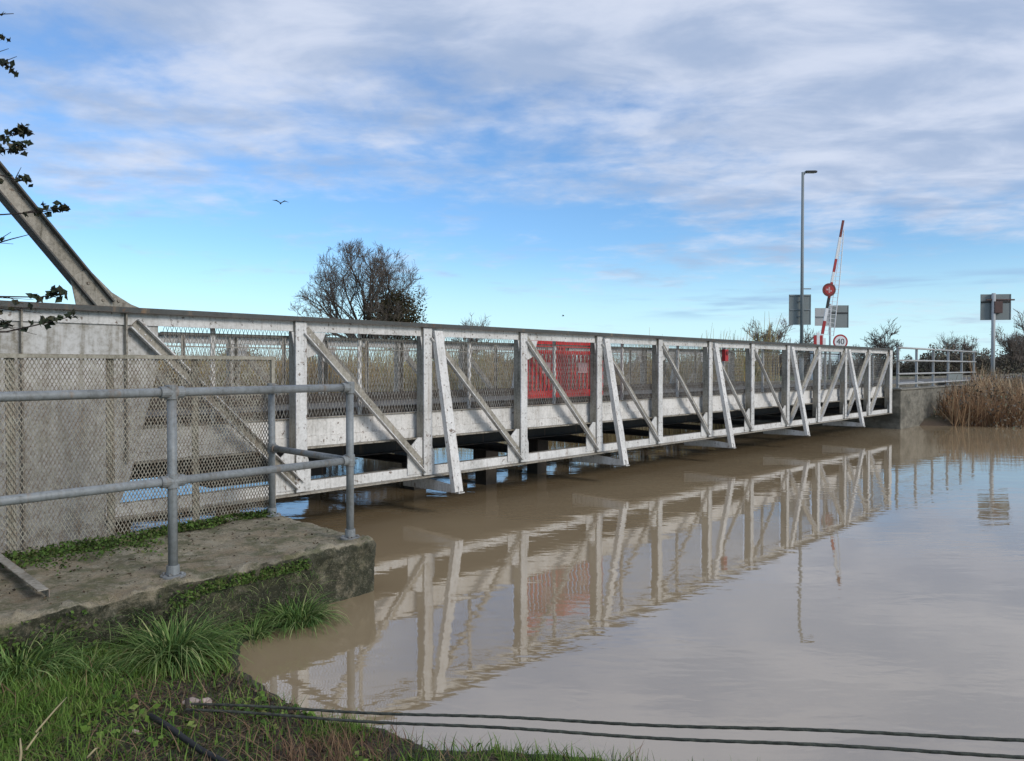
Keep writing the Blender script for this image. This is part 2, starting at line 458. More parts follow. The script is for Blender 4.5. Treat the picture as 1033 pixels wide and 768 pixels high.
def leaves(centres, size, name, mat, parent=None, rnd=None, flat=0.0, aspect=1.6):
    """small quads (leaf sized) with random orientation"""
    N = len(centres); c = np.asarray(centres, float)
    a = rng.normal(size=(N, 3)); a[:, 2] *= (1 - flat); a /= np.linalg.norm(a, axis=1)[:, None]
    b = rng.normal(size=(N, 3)); b -= a * (a * b).sum(1)[:, None]; b /= np.linalg.norm(b, axis=1)[:, None]
    s = (np.asarray(size) * rng.uniform(0.6, 1.3, N))[:, None]
    nrm = np.cross(a, b)
    V = np.stack([c - a * s * aspect / 2, c + b * s / 2 + nrm * s * 0.12, c + a * s * aspect / 2, c - b * s / 2 + nrm * s * 0.12], 1).reshape(-1, 3)
    F = np.arange(N * 4).reshape(N, 4)
    return raw_mesh(name, V, F, np.repeat(rnd if rnd is not None else rng.random(N), 4), mat, parent)

# ------------------------------------------------------------------ frames of reference
TH = R(43.0)
BX, BY = -2.131, 7.668                      # foot of truss post 0
D = Vector((math.sin(TH), math.cos(TH), 0)); Q = Vector((-math.cos(TH), math.sin(TH), 0))
def bw(u, v, z=0.0):
    return Vector((BX, BY, 0)) + D * u + Q * v + Vector((0, 0, z))
def uv_of(x, y):
    a, b = x - BX, y - BY
    return a * D.x + b * D.y, a * Q.x + b * Q.y
PW = 1.648                                   # panel length
WID = 4.6                                    # bridge width
ZT, ZB = 2.194, 0.474                        # chord levels above the water
TS = R(39.7)
SX, SY = -1.05, 5.80                         # slab corner
SD = Vector((math.sin(TS), math.cos(TS), 0)); SQ = Vector((-math.cos(TS), math.sin(TS), 0))
def sw(a, b, z=0.0):
    return Vector((SX, SY, 0)) + SD * a + SQ * b + Vector((0, 0, z))

# ------------------------------------------------------------------ ground and water
RIVER = [(300, -120), (40, -16), (12, -0.6), (6.6, 1.5), (4, 2.3), (1.5, 2.95), (0.35, 3.25), (-0.38, 3.38), (-0.9, 3.64), (-1.3, 3.95),
         (-1.60, 4.26), (-1.70, 4.72), (-1.45, 5.2), (-1.36, 5.6), (-2.2, 6.5), (-3.3, 5.9), (-5.5, 5.0), (-9, 9), (-15, 16), (-32, 32), (-90, 80), (-300, 240),
         (-300, 330), (-90, 118), (-42, 69), (-16, 45), (-3, 33), (6, 25.6), (10.2, 22.4), (12.4, 22.0), (15, 21.7), (20, 21.2), (30, 19.5), (60, 13), (300, -40)]
RP = np.array(RIVER)
def river_sd(x, y):
    """signed distance to the river outline, positive on land"""
    x = np.asarray(x, float); y = np.asarray(y, float)
    dmin = np.full(x.shape, 1e9); inside = np.zeros(x.shape, bool)
    n = len(RP)
    for i in range(n):
        a = RP[i]; b = RP[(i + 1) % n]; e = b - a
        t = np.clip(((x - a[0]) * e[0] + (y - a[1]) * e[1]) / (e @ e), 0, 1)
        dd = np.hypot(x - a[0] - t * e[0], y - a[1] - t * e[1]); dmin = np.minimum(dmin, dd)
        cond = (a[1] > y) != (b[1] > y)
        with np.errstate(divide='ignore', invalid='ignore'):
            xi = (b[0] - a[0]) * (y - a[1]) / (b[1] - a[1] + 1e-12) + a[0]
        inside ^= cond & (x < xi)
    return np.where(inside, -dmin, dmin)
def sstep(a, b, v):
    t = np.clip((v - a) / (b - a), 0, 1); return t * t * (3 - 2 * t)
def wob(x, y):
    return (np.sin(x * 3.1 + 1.3 * np.sin(y * 2.3)) * np.cos(y * 3.7 + x) * 0.5 + np.sin(x * 7.7 + y * 5.1) * 0.25 + np.sin(x * 13.1 - y * 11.7) * 0.16)
def ground_h(x, y):
    x = np.asarray(x, float); y = np.asarray(y, float)
    sd = river_sd(x, y)
    nearfac = 1 - sstep(10, 16, np.hypot(x, y))
    sdw = sd + 0.05 * wob(x * 2, y * 2) * nearfac
    land_near = 0.02 + 0.14 * sstep(0, 1.2, sdw) + 0.12 * sstep(1.0, 3.0, sdw) + 0.022 * wob(x * 1.7, y * 1.7) * sstep(0.1, 0.6, sdw)
    land_far = 0.15 + 0.45 * sstep(0, 4, sd) + 0.0 * sd
    land = land_near * nearfac + land_far * (1 - nearfac)
    h = np.where(sdw > 0, land, np.maximum(-1.2, sdw * 0.5 + 0.02))
    a, b = x - BX, y - BY
    u = a * D.x + b * D.y; v = a * Q.x + b * Q.y
    road = np.where(v < 2.3, sstep(24.6, 26.4, u), sstep(19.2, 20.2, u)) * (1 - sstep(0.6, 1.5, np.maximum(0.4 - v, (v - 4.4) * 0.5)))
    h = h * (1 - road) + 1.02 * road
    near_road = (1 - sstep(-9.0, -7.4, u)) * (1 - sstep(0.6, 3.5, np.maximum(0.2 - v, v - 4.4)))
    h = h * (1 - near_road) + 1.02 * near_road
    return h

def axis(fine0, fine1, step, far0, far1, growth=1.16):
    xs = list(np.arange(fine0, fine1, step)); s = step; p = xs[-1]
    while p < far1: s *= growth; p += s; xs.append(p)
    s = step; p = fine0; L = []
    while p > far0: s *= growth; p -= s; L.append(p)
    return np.array(L[::-1] + xs)
gx = axis(-4.5, 3.5, 0.06, -1800, 1800, 1.045); gy = axis(1.0, 7.5, 0.06, -600, 2400, 1.045)
XX, YY = np.meshgrid(gx, gy); ZZ = ground_h(XX, YY)
nx, ny = len(gx), len(gy)
idx = np.arange(nx * ny).reshape(ny, nx)
GF = np.stack([idx[:-1, :-1], idx[:-1, 1:], idx[1:, 1:], idx[1:, :-1]], -1).reshape(-1, 4)
ground = raw_mesh('ground', np.stack([XX, YY, ZZ], -1).reshape(-1, 3), GF, None, M['ground'])
ground.data.polygons.foreach_set('use_smooth', [True] * len(GF))
setp(ground, kind='structure')
mb = MB(); mb.add([(-1500, -300, 0), (1500, -300, 0), (1500, 1500, 0), (-1500, 1500, 0)], [(0, 1, 2, 3)])
setp(mb.build('water', M['water']), kind='structure')

# road beyond the bridge with kerbs and a centre line
def bridge_empty(name, label, cat, u=0, v=0, z=0, group=None):
    p = bw(u, v, z)
    return thing(name, label, cat, tuple(p), R(47.0), group)

rd = bridge_empty('road', None, None)
rd['kind'] = 'structure'
mb = MB(); mb.box(18.32, 160, 0.35, 4.25, 1.05, 1.10)
mb.build('carriageway', M['asphalt'], rd)
mb = MB()
for vv in (0.20, 4.27): mb.box(18.32, 160, vv, vv + 0.13, 1.03, 1.21)
mb.build('kerb', M['abut'], rd, bevel=0.01)
mb = MB()
for k in range(24): mb.box(21 + k * 6, 24 + k * 6, 2.25, 2.35, 1.101, 1.105)
mb.build('centre_line', M['signwhite'], rd)

# ------------------------------------------------------------------ swing bridge
BR = bridge_empty('swing_bridge', 'long white weathered steel truss swing bridge with mesh parapets spanning the brown river', 'bridge')
NP = 11
def side(s):
    """maps outward-negative local v onto the near (s=0) or far (s=1) truss"""
    return (lambda v: v) if s == 0 else (lambda v: WID - v)
for s in (0, 1):
    V = side(s)
    def bx(m, u0, u1, v0, v1, z0, z1):
        a, b = sorted((V(v0), V(v1))); m.box(u0, u1, a, b, z0, z1)
    nv = (0, -1 if s == 0 else 1, 0)
    # chords
    m = MB(); bx(m, -6.5, NP * PW + 0.08, -0.09, 0.09, ZT - 0.032, ZT)
    bx(m, -6.5, NP * PW + 0.08, -0.094, -0.088, ZT - 0.045, ZT - 0.001)
    m.mat(1); bx(m, -6.5, NP * PW + 0.07, -0.017, -0.005, ZT - 0.145, ZT - 0.034)
    for k in range(int((NP + 1) * PW / 0.30)):
        m.rivet((-1.5 + k * 0.30, V(-0.017), ZT - 0.10), nv, 0.011)
    m.build('top_chord', [M['dirty'], M['white']], BR)
    m = MB().mat(1); bx(m, -PW * 1.1, NP * PW + 0.07, -0.10, 0.09, ZB - 0.045, ZB - 0.03)
    m.mat(0); bx(m, -PW * 1.1, NP * PW + 0.07, -0.017, -0.005, ZB - 0.028, ZB + 0.075)
    m.mat(1); bx(m, -PW * 1.1, NP * PW + 0.07, -0.003, 0.075, ZB + 0.062, ZB + 0.074)
    m.build('bottom_chord', [M['bright'], M['grimy']], BR)
    # posts
    m = MB(); hw = 0.062
    bx(m, -hw, hw, -0.060, -0.046, ZB - 0.02, ZT - 0.05)
    m.mat(1)
    for e in (-1, 1): bx(m, e * hw - (0.012 if e > 0 else 0), e * hw + (0.012 if e < 0 else 0), -0.045, 0.07, ZB - 0.02, ZT - 0.05)
    m.mat(0)
    for e in (-1, 1):
        for z in (0.03, 0.11, 0.20, 0.32, 0.62, 1.25, 1.38, 1.49, 1.59):
            m.rivet((e * 0.030, V(-0.060), ZB + z), nv, 0.010)
    pm = m.mesh('post', [M['white'], M['grimy']])
    for n in range(NP + 1):
        o = bpy.data.objects.new('post', pm); COL.objects.link(o); o.parent = BR; o.location = (n * PW, 0, 0)
    m = MB(); bx(m, NP * PW - 0.10, NP * PW + 0.11, -0.076, -0.062, ZB - 0.04, ZT - 0.05)
    for k in range(12): m.rivet((NP * PW + 0.07, V(-0.076), ZB + 0.06 + k * 0.14), nv, 0.011)
    m.build('end_plate', M['white'], BR)
    # diagonals, one angle section each: grimy web, pale outstanding flange
    for n in range(-1, NP):
        u0, u1 = n * PW, (n + 1) * PW
        if n < 7: a, b = (u0 + 0.06, ZT - 0.13), (u1 - 0.02, ZB + 0.05)
        else: a, b = (u0 + 0.02, ZB + 0.05), (u1 - 0.06, ZT - 0.13)
        p = Vector((a[0], V(-0.037), a[1])); q = Vector((b[0], V(-0.037), b[1]))
        m = MB(); m.beam(p, q, 0.012, 0.095, (0, 1, 0))
        m.mat(1)
        dirv = (q - p).normalized(); third = dirv.cross(Vector((0, 1, 0)))
        low = third if third.z < 0 else -third
        o_ = low * 0.046
        pe = Vector((0, -1 if s == 0 else 1, 0)) * 0.031
        m.beam(p + o_ + pe, q + o_ + pe, 0.050, 0.012, (0, 1, 0))
        if n == -1:
            m.beam(p - o_ * 0.9 + pe, q - o_ * 0.9 + pe, 0.050, 0.012, (0, 1, 0))
        for t in (0.03, 0.06, 0.09, 0.5, 0.91, 0.94, 0.97):
            m.rivet(p.lerp(q, t) + pe * 0.2, nv, 0.010)
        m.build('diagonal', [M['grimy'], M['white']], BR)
    # gusset plates
    for n in range(0, NP + 1):
        m = MB(); a, b = sorted((V(-0.029), V(-0.019))); u = n * PW
        if n <= 7:
            m.prism([(u - 0.28, ZB + 0.0), (u + 0.12, ZB + 0.0), (u + 0.12, ZB + 0.22), (u + 0.055, ZB + 0.40), (u - 0.12, ZB + 0.42), (u - 0.28, ZB + 0.28)], 'y', a, b)
        else:
            m.prism([(u - 0.10, ZB + 0.0), (u + 0.26, ZB + 0.0), (u + 0.26, ZB + 0.26), (u + 0.10, ZB + 0.38), (u - 0.05, ZB + 0.38), (u - 0.10, ZB + 0.2)], 'y', a, b)
        m.build('gusset_plate', M['white'], BR); m = MB()
        if n < 7:
            m.prism([(u - 0.09, ZT - 0.15), (u - 0.055, ZT - 0.33), (u + 0.05, ZT - 0.42), (u + 0.22, ZT - 0.36), (u + 0.30, ZT - 0.15)], 'y', a, b)
        elif n > 7:
            m.prism([(u - 0.26, ZT - 0.15), (u - 0.20, ZT - 0.34), (u - 0.04, ZT - 0.40), (u + 0.055, ZT - 0.33), (u + 0.09, ZT - 0.15)], 'y', a, b)
        if m.v: m.build('gusset_plate', M['white'], BR)
    # outriggers on every second post: leaning channel strut on a projecting bracket
    m = MB(); uc = 0.135
    p = Vector((uc, V(-0.085), ZT - 0.08)); q = Vector((uc, V(-0.43), ZB - 0.19))
    m.beam(p, q, 0.125, 0.012, (1, 0, 0))
    ax = (q - p).normalized(); inn = Vector((0, 1 if s == 0 else -1, 0)); inn = (inn - ax * inn.dot(ax)).normalized()
    for e in (-1, 1):
        m.beam(p + Vector((e * 0.0565, 0, 0)) + inn * 0.032, q + Vector((e * 0.0565, 0, 0)) + inn * 0.032, 0.012, 0.05, (1, 0, 0))
    for k in range(13):
        t = 0.03 + k * 0.078
        m.rivet(p.lerp(q, t) - inn * 0.006 + Vector((0.02 if k % 2 else -0.02, 0, 0)), -inn, 0.011)
    sm = m.mesh('outrigger_strut', M['bright'])
    m = MB(); a, b = uc - 0.012, uc
    vs = [(V(-0.44), ZB - 0.20), (V(-0.44), ZB - 0.13), (V(0.55), ZB - 0.05), (V(0.55), ZB - 0.21), (V(0.1), ZB - 0.21)]
    m.prism(vs, 'x', a, b)
    m.beam((uc + 0.035, V(-0.44), ZB - 0.205), (uc + 0.035, V(0.55), ZB - 0.216), 0.09, 0.012, (1, 0, 0))
    bmesh_ = m.mesh('outrigger_bracket', M['white'])
    for n in (1, 3, 5, 7, 9):
        for nm, me in (('outrigger_strut', sm), ('outrigger_bracket', bmesh_)):
            o = bpy.data.objects.new(nm, me); COL.objects.link(o); o.parent = BR; o.location = (n * PW, 0, 0)
    # deck edge
    m = MB(); bx(m, -1.9, NP * PW + 0.05, 0.13, 0.145, 0.97, 1.165)
    bx(m, -1.9, NP * PW + 0.05, 0.115, 0.13, 0.88, 0.985)
    m.mat(1); bx(m, -1.9, NP * PW + 0.05, 0.06, 0.20, 0.862, 0.878)
    bx(m, -1.9, NP * PW + 0.05, 0.105, 0.17, 1.166, 1.178)
    m.mat(0)
    for k in range(46): m.rivet((-1.2 + k * 0.42, V(0.115), 0.93), nv, 0.010)
    m.build('edge_beam', [M['fascia'], M['grimy']], BR)
    m = MB(); bx(m, -6.5, NP * PW + 0.05, 0.30, 0.42, 1.101, 1.25)
    m.build('kerb_timber', M['timber'], BR, bevel=0.01)
    # parapet mesh, one sheet per half bay, with flat uprights and rails
    for n in range(-1, NP):
        m = MB(); u0 = n * PW + 0.07 if n >= 0 else -0.78 * PW
        u1 = (n + 1) * PW - 0.05
        lattice(m, u1 - u0, 1.185, ZT - 0.06, 0.040, 0.118, 0.0040, 0.003, u0, V(0.10))
        m.build('parapet_mesh', M['wire'], BR)
        m = MB(); uc2 = (n + 0.5) * PW
        m.cur = 0; bx(m, uc2 - 0.022, uc2 + 0.022, 0.108, 0.122, 1.18, ZT - 0.035)
        bx(m, uc2 + 0.010, uc2 + 0.022, 0.122, 0.16, 1.18, ZT - 0.035)
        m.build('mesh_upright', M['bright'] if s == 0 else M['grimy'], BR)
    m = MB(); bx(m, -1.3, NP * PW, 0.104, 0.125, ZT - 0.205, ZT - 0.185)
    m.build('mesh_rail', M['grimy'], BR)
    # plate girder at the pivot end, with stiffeners
    a, b = sorted((V(0.0), V(0.014)))
    m = MB(); m.prism([(-6.5, ZT - 0.05), (-0.83 * PW, ZT - 0.05), (-0.83 * PW, ZT - 0.50), (-0.97 * PW, 0.80), (-1.12 * PW, 0.16), (-6.5, 0.16)], 'y', a, b)
    m.mat(1)
    for us in (-1.0 * PW, -2.41, -3.25, -4.1, -4.95, -5.8):
        bx(m, us - 0.006, us + 0.006, -0.06, -0.0005, 0.2 if us < -1.7 else 0.9, ZT - 0.05)
    m.mat(0)
    for k in range(30):
        for zz in (0.30, 0.42, ZT - 0.12): m.rivet((-1.95 - k * 0.14, V(0.0), zz), nv, 0.012)
    for k in range(9): m.rivet((-1.0 * PW + 0.05, V(0.0), 1.0 + k * 0.12), nv, 0.011)
    m.mat(1); bx(m, -6.5, -1.14 * PW, -0.08, 0.08, 0.14, 0.158)
    m.build('plate_girder', [M['plate'], M['grimy']], BR)
    # raking tower leg
    p = Vector((-1.80, V(0.0), ZT)); q = Vector((-4.20, V(0.0), ZT + 2.97))
    m = MB(); m.beam(p, q, 0.012, 0.124, (0, 1, 0))
    ax = (q - p).normalized(); th = ax.cross(Vector((0, 1, 0)))
    m.mat(1)
    for e in (-1, 1): m.beam(p + th * e * 0.068, q + th * e * 0.068, 0.15, 0.012, (0, 1, 0))
    m.mat(2)
    for dd in (0.08, 0.16, 0.27):
        for e in (-0.04, 0.04): m.rivet(p + ax * dd + th * e + Vector((0, V(-0.006) - V(0), 0)), nv, 0.014)
    m.build('tower_leg', [M['grimy'], M['dirty'], M['white']], BR)
    m = MB(); a, b = sorted((V(-0.022), V(-0.008)))
    m.prism([(-2.02, ZT + 0.001), (-1.52, ZT + 0.001), (-1.60, ZT + 0.03), (-1.75, ZT + 0.12), (-1.93, ZT + 0.30), (-2.06, ZT + 0.22)], 'y', a, b)
    for (uu, zz) in ((-1.70, 0.05), (-1.82, 0.05), (-1.80, 0.13), (-1.94, 0.06), (-1.93, 0.18)): m.rivet((uu, V(-0.022), ZT + zz), nv, 0.014)
    m.build('leg_gusset', M['grimy'], BR)
    m = MB(); bx(m, -4.30, -4.16, -0.07, 0.07, ZT, ZT + 3.05)
    m.build('tower_post', M['grimy'], BR)
m = MB(); m.box(-4.32, -4.10, -0.1, WID + 0.1, ZT + 3.052, ZT + 3.25); m.build('tower_crosshead', M['grimy'], BR)
m = MB(); m.box(-6.5, NP * PW + 0.04, 0.148, WID - 0.148, 1.02, 1.10)
m.build('deck', M['asphalt'], BR)
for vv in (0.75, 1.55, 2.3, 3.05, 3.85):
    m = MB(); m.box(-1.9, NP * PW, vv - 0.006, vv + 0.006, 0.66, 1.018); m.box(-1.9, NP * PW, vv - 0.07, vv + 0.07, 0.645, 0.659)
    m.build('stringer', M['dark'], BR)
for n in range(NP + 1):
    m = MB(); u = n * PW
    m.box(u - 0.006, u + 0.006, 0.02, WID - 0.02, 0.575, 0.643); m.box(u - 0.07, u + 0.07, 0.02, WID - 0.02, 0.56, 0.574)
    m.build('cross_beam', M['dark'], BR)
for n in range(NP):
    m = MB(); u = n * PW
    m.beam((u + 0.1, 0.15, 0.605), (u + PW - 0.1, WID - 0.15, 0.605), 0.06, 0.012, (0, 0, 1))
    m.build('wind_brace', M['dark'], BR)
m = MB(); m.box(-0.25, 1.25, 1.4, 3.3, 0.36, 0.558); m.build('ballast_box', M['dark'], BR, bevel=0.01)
# small red lamp box on the parapet
m = MB(); uu = 5.45 * PW; m.box(uu - 0.06, uu + 0.06, 0.02, 0.09, 1.80, 2.02); m.mat(1); m.tube([(uu, 0.019, 1.95), (uu, 0.005, 1.95)], 0.04, 12)
m.build('red_lamp_box', [M['redpaint'], M['darkred']], BR, bevel=0.006)

# pivot pier, fender piles, far abutment
mp = MB(); mp.box(-6.4, -1.95, 0.35, WID - 0.35, -1.2, 0.13)
pier = mp.build('pivot_pier', M['abut'], None, bevel=0.03)
pier.location = bw(0, 0, 0); pier.rotation_euler = (0, 0, R(47)); setp(pier, 'low concrete pivot pier under the solid plate end of the bridge', 'pier')
pile0 = None
for i, (u, v, lab) in enumerate(((2.75, 1.5, 'dark timber pile under the bridge nearest the concrete slab'), (3.75, 1.1, 'dark timber pile under the bridge between two others'), (5.1, 1.3, 'dark timber pile under the red barriers'))):
    if pile0 is None:
        m = MB(); m.box(-0.11, 0.11, -0.11, 0.11, -1.2, 0.30); m.box(-0.13, 0.13, -0.13, 0.13, 0.302, 0.555)
        me = m.mesh('timber_pile', M['timber']); pile0 = me
    o = bpy.data.objects.new('timber_pile', me); COL.objects.link(o); o.location = bw(u, v, 0); o.rotation_euler = (0, 0, R(47))
    setp(o, lab, 'pile', 'timber piles under the bridge')
m = MB(); m.box(18.30, 26.5, -0.28, 4.9, -1.3, 1.046)
m.box(18.25, 26.5, -0.31, 0.05, 1.048, 1.10)
ab = m.build('bridge_abutment', M['abut'], None, bevel=0.025)
ab.location = bw(0, 0, 0); ab.rotation_euler = (0, 0, R(47)); setp(ab, 'stained grey concrete abutment at the far right end of the bridge', 'abutment')
# approach railing on the far side
rt = bridge_empty('railing', 'pale post and rail railing along the road on the far abutment', 'railing', 18.4, -0.12, 1.10)
for k in range(6):
    m = MB(); u = 0.15 + k * 1.72
    m.box(u - 0.03, u + 0.03, -0.03, 0.03, 0.0, 1.12); m.box(u - 0.09, u + 0.09, -0.09, 0.09, 0.0, 0.015)
    m.build('post', M['railwhite'], rt)
for z in (1.12, 0.77, 0.40, 0.12):
    m = MB(); m.tube([(0, -0.05, z), (8.78, -0.05, z)], 0.026, 8); m.build('rail', M['railwhite'], rt, smooth=True)
m = MB(); m.box(5.4, 7.0, -0.022, -0.012, 0.10, 0.38)
m.build('kick_panel', M['signback'], rt)
# ------------------------------------------------------------------ red plastic barriers on the deck
def barrier(loc_uv, rot, W, label):
    b = bridge_empty('pedestrian_barrier', label, 'barrier', loc_uv[0], loc_uv[1], 1.10, 'red barriers on the bridge deck')
    b.rotation_euler = (0, 0, R(47) + rot)
    m = MB(); H = 0.98; t = 0.022
    m.box(0, W, -t, t, H - 0.09, H); m.box(0, W, -t, t, 0.06, 0.24)
    m.box(0, 0.05, -t, t, 0.241, H - 0.091); m.box(W - 0.05, W, -t, t, 0.241, H - 0.091)
    n = int((W - 0.1) / 0.088); g = (W - 0.1) / n
    for k in range(n):
        m.box(0.05 + k * g + g * 0.30, 0.05 + (k + 1) * g - g * 0.26, -t * 0.7, t * 0.7, 0.241, H - 0.20)
    m.box(0.052, W - 0.052, -t * 0.9, t * 0.9, H - 0.199, H - 0.135)
    m.build('panel', M['red'], b, bevel=0.004)
    for x in (0.16, W - 0.16):
        m = MB(); m.box(x - 0.05, x + 0.05, -0.24, 0.24, 0.0, 0.055); m.build('foot', M['black'], b, bevel=0.008)
    m = MB(); m.box(W * 0.42, W * 0.62, -t - 0.006, -t - 0.0015, 0.50, 0.66); m.build('reflective_strip', M['pink'], b)
    return b
barrier((4.02, 0.62), 0.0, 0.93, 'red slatted plastic barrier behind the mesh, left of the two')
barrier((4.93, 0.72), -0.12, 0.98, 'red slatted plastic barrier behind the mesh, right one beside the leaning strut')

# ------------------------------------------------------------------ lamp post, signs, lifting barrier beyond the bridge
def wp(px, y_, Z=None):
    """helper used only while measuring: lateral X for a given distance"""
    return (px - 516.5) / 776.0 * y_
lx, ly = wp(808.5, 33), 33.0
gz = float(ground_h(lx, ly))
lp = thing('street_lamp', 'tall slim grey lamp post with a flat dark lantern beyond the bridge', 'street lamp', (lx, ly, gz))
m = MB(); m.tube([(0, 0, -0.2), (0, 0, 1.3)], 0.10, 12); m.tube([(0, 0, 1.3), (0, 0, 10.0 - gz)], [0.075, 0.055], 12)
m.build('column', M['polegrey'], lp, smooth=True)
m = MB(); m.tube([(0, 0, 9.85 - gz), (0.10, -0.02, 9.98 - gz), (0.22, -0.04, 10.0 - gz)], 0.035, 8); m.build('arm', M['polegrey'], lp, smooth=True)
m = MB(); m.prism([(0.10, -0.10), (0.50, -0.13), (0.60, -0.06), (0.60, 0.06), (0.50, 0.13), (0.10, 0.10)], 'z', 9.98 - gz, 10.05 - gz)
hd = m.build('lantern', M['black'], lp, bevel=0.01)
m = MB(); m.box(0.16, 0.5, -0.08, 0.08, 9.965 - gz, 9.978 - gz); m.build('lens', M['lampglass'], hd)

def sign_plate(mb, w_, h_, y0=0.0, rails=(0.25, 0.75), z=0.0, x=0.0):
    """back of an aluminium sign: thin plate with edge lips and channel stiffeners"""
    mb.mat(0); mb.box(x - w_ / 2, x + w_ / 2, y0, y0 + 0.006, z - h_ / 2, z + h_ / 2)
    for e in (-1, 1): mb.box(x + e * w_ / 2 - 0.012, x + e * w_ / 2 + 0.012, y0 - 0.02, y0 - 0.001, z - h_ / 2, z + h_ / 2)
    mb.mat(1)
    for r in rails: mb.box(x - w_ / 2 + 0.02, x + w_ / 2 - 0.02, y0 - 0.035, y0 - 0.002, z - h_ / 2 + r * h_ - 0.025, z - h_ / 2 + r * h_ + 0.025)
m = MB(); sign_plate(m, 0.90, 1.30, rails=(0.5, 0.97))
for z in (-0.3, 0.35): m.mat(1); m.tube([(-0.13, -0.04, z), (0.02, -0.06, z)], 0.02, 6)
so = m.build('sign', [M['signback'], M['polegrey']]); so.location = (lx - 0.03, ly + 0.16, 4.15); so.rotation_euler = (0, 0, R(-4))
setp(so, 'grey back of a tall sign fixed to the lamp post', 'road sign')
m = MB(); m.box(0, 0.32, -0.03, 0.03, -0.02, 0.02); o = m.build('camera_bracket', M['polegrey']); o.location = (lx + 0.06, ly, 5.03); setp(o, 'short bracket sticking out of the lamp post above the sign', 'bracket')

bxx, byy = wp(826, 33.5), 33.5
bz = float(ground_h(bxx, byy))
lb = thing('lifting_barrier', 'raised red and white barrier boom with hanging skirt beyond the bridge', 'barrier', (bxx, byy, bz))
zb0 = 2.55 - bz
m = MB(); m.box(-0.30, 0.06, -0.22, 0.22, -0.2, zb0 - 0.25); m.box(-0.32, 0.08, -0.24, 0.24, zb0 - 0.249, zb0 - 0.19); m.build('cabinet', M['signwhite'], lb, bevel=0.02)
tip = Vector((wp(849.5, 33.5) - bxx, 0, 8.05 - bz)); rt0 = Vector((0.02, 0, zb0 - 0.1)); ax = (tip - rt0).normalized(); L = (tip - rt0).length
seg = [(0, .12, 'w'), (.12, .22, 'r'), (.22, .32, 'w'), (.32, .40, 'k'), (.40, .52, 'r'), (.52, .60, 'w'), (.60, .70, 'r'), (.70, .87, 'w'), (.87, 1.0, 'd')]
m = MB()
for a, b, c in seg:
    m.mat({'w': 0, 'r': 1, 'k': 2, 'd': 3}[c]); r = 0.085 * (1 - a * 0.35)
    m.beam(rt0 + ax * L * (a + 0.0006), rt0 + ax * L * (b - 0.0006), 0.06, r * 1.5, (0, 1, 0))
m.build('boom', [M['signwhite'], M['redpaint'], M['black'], M['darkred']], lb)
m = MB(); nrm = ax.cross(Vector((0, 1, 0))); nrm = nrm if nrm.x > 0 else -nrm
low_ = rt0 + ax * L * 0.12 + nrm * 0.50; top_ = rt0 + ax * L * 0.93 + nrm * 0.10
m.tube([low_, low_.lerp(top_, 0.5) + nrm * 0.03, top_], 0.022, 5)
m.tube([rt0 + ax * L * 0.12 + nrm * 0.25, top_ - nrm * 0.06], 0.014, 5)
for k in range(26):
    t = k / 25; aa = rt0 + ax * L * (0.12 + 0.80 * t) + nrm * 0.05; bb = low_.lerp(top_, t); m.tube([aa, bb], 0.011, 4)
m.build('skirt', M['signwhite'], lb)
cw_ = rt0 - ax * 0.0
m = MB()
for k, mi in enumerate((1, 0, 1, 0)):
    m.mat(mi); m.box(-0.34 + k * 0.13, -0.34 + k * 0.13 + 0.128, 0.02 - 0.3, 0.05 - 0.3, zb0 - 0.15 + k * 0.02, zb0 + 0.62 - abs(k - 1) * 0.12)
m.build('striped_counterweight', [M['signwhite'], M['redpaint']], lb)
dc = Vector((wp(834.8, 33.5) - bxx, -0.09, 1.7 + 77 * 33.5 / 776 - bz))
m = MB(); m.mat(0); m.tube([dc, dc + Vector((0, -0.02, 0))], 0.29, 28); m.mat(1); m.tube([dc + Vector((0, -0.021, 0)), dc + Vector((0, -0.026, 0))], 0.20, 28)
m.mat(2); m.box(dc.x - 0.03, dc.x + 0.03, dc.y - 0.033, dc.y - 0.027, dc.z - 0.13, dc.z + 0.13); m.box(dc.x - 0.13, dc.x - 0.04, dc.y - 0.033, dc.y - 0.027, dc.z - 0.02, dc.z + 0.05); m.box(dc.x + 0.04, dc.x + 0.11, dc.y - 0.033, dc.y - 0.027, dc.z - 0.08, dc.z - 0.01)
m.build('disc', [M['darkred'], M['redpaint'], M['pink']], lb)
# two small sign backs on a post beside the barrier
sx_ = wp(837, 35); sg = float(ground_h(sx_, 35))
sp_ = thing('sign_post', 'post carrying two grey sign backs behind the raised barrier boom', 'road sign', (sx_, 35, sg))
m = MB(); m.tube([(0, 0, -0.2), (0, 0, 4.55 - sg)], 0.045, 10); m.build('pole', M['polepale'], sp_, smooth=True)
m = MB(); sign_plate(m, 0.80, 1.02, y0=0.07, rails=(0.66,), z=3.98 - sg, x=0.45); m.build('sign_panel', [M['signback'], M['black']], sp_)
m = MB(); sign_plate(m, 0.66, 0.80, y0=-0.12, rails=(0.5,), z=3.95 - sg, x=-0.40); m.build('sign_panel', [M['polepale'], M['polegrey']], sp_)
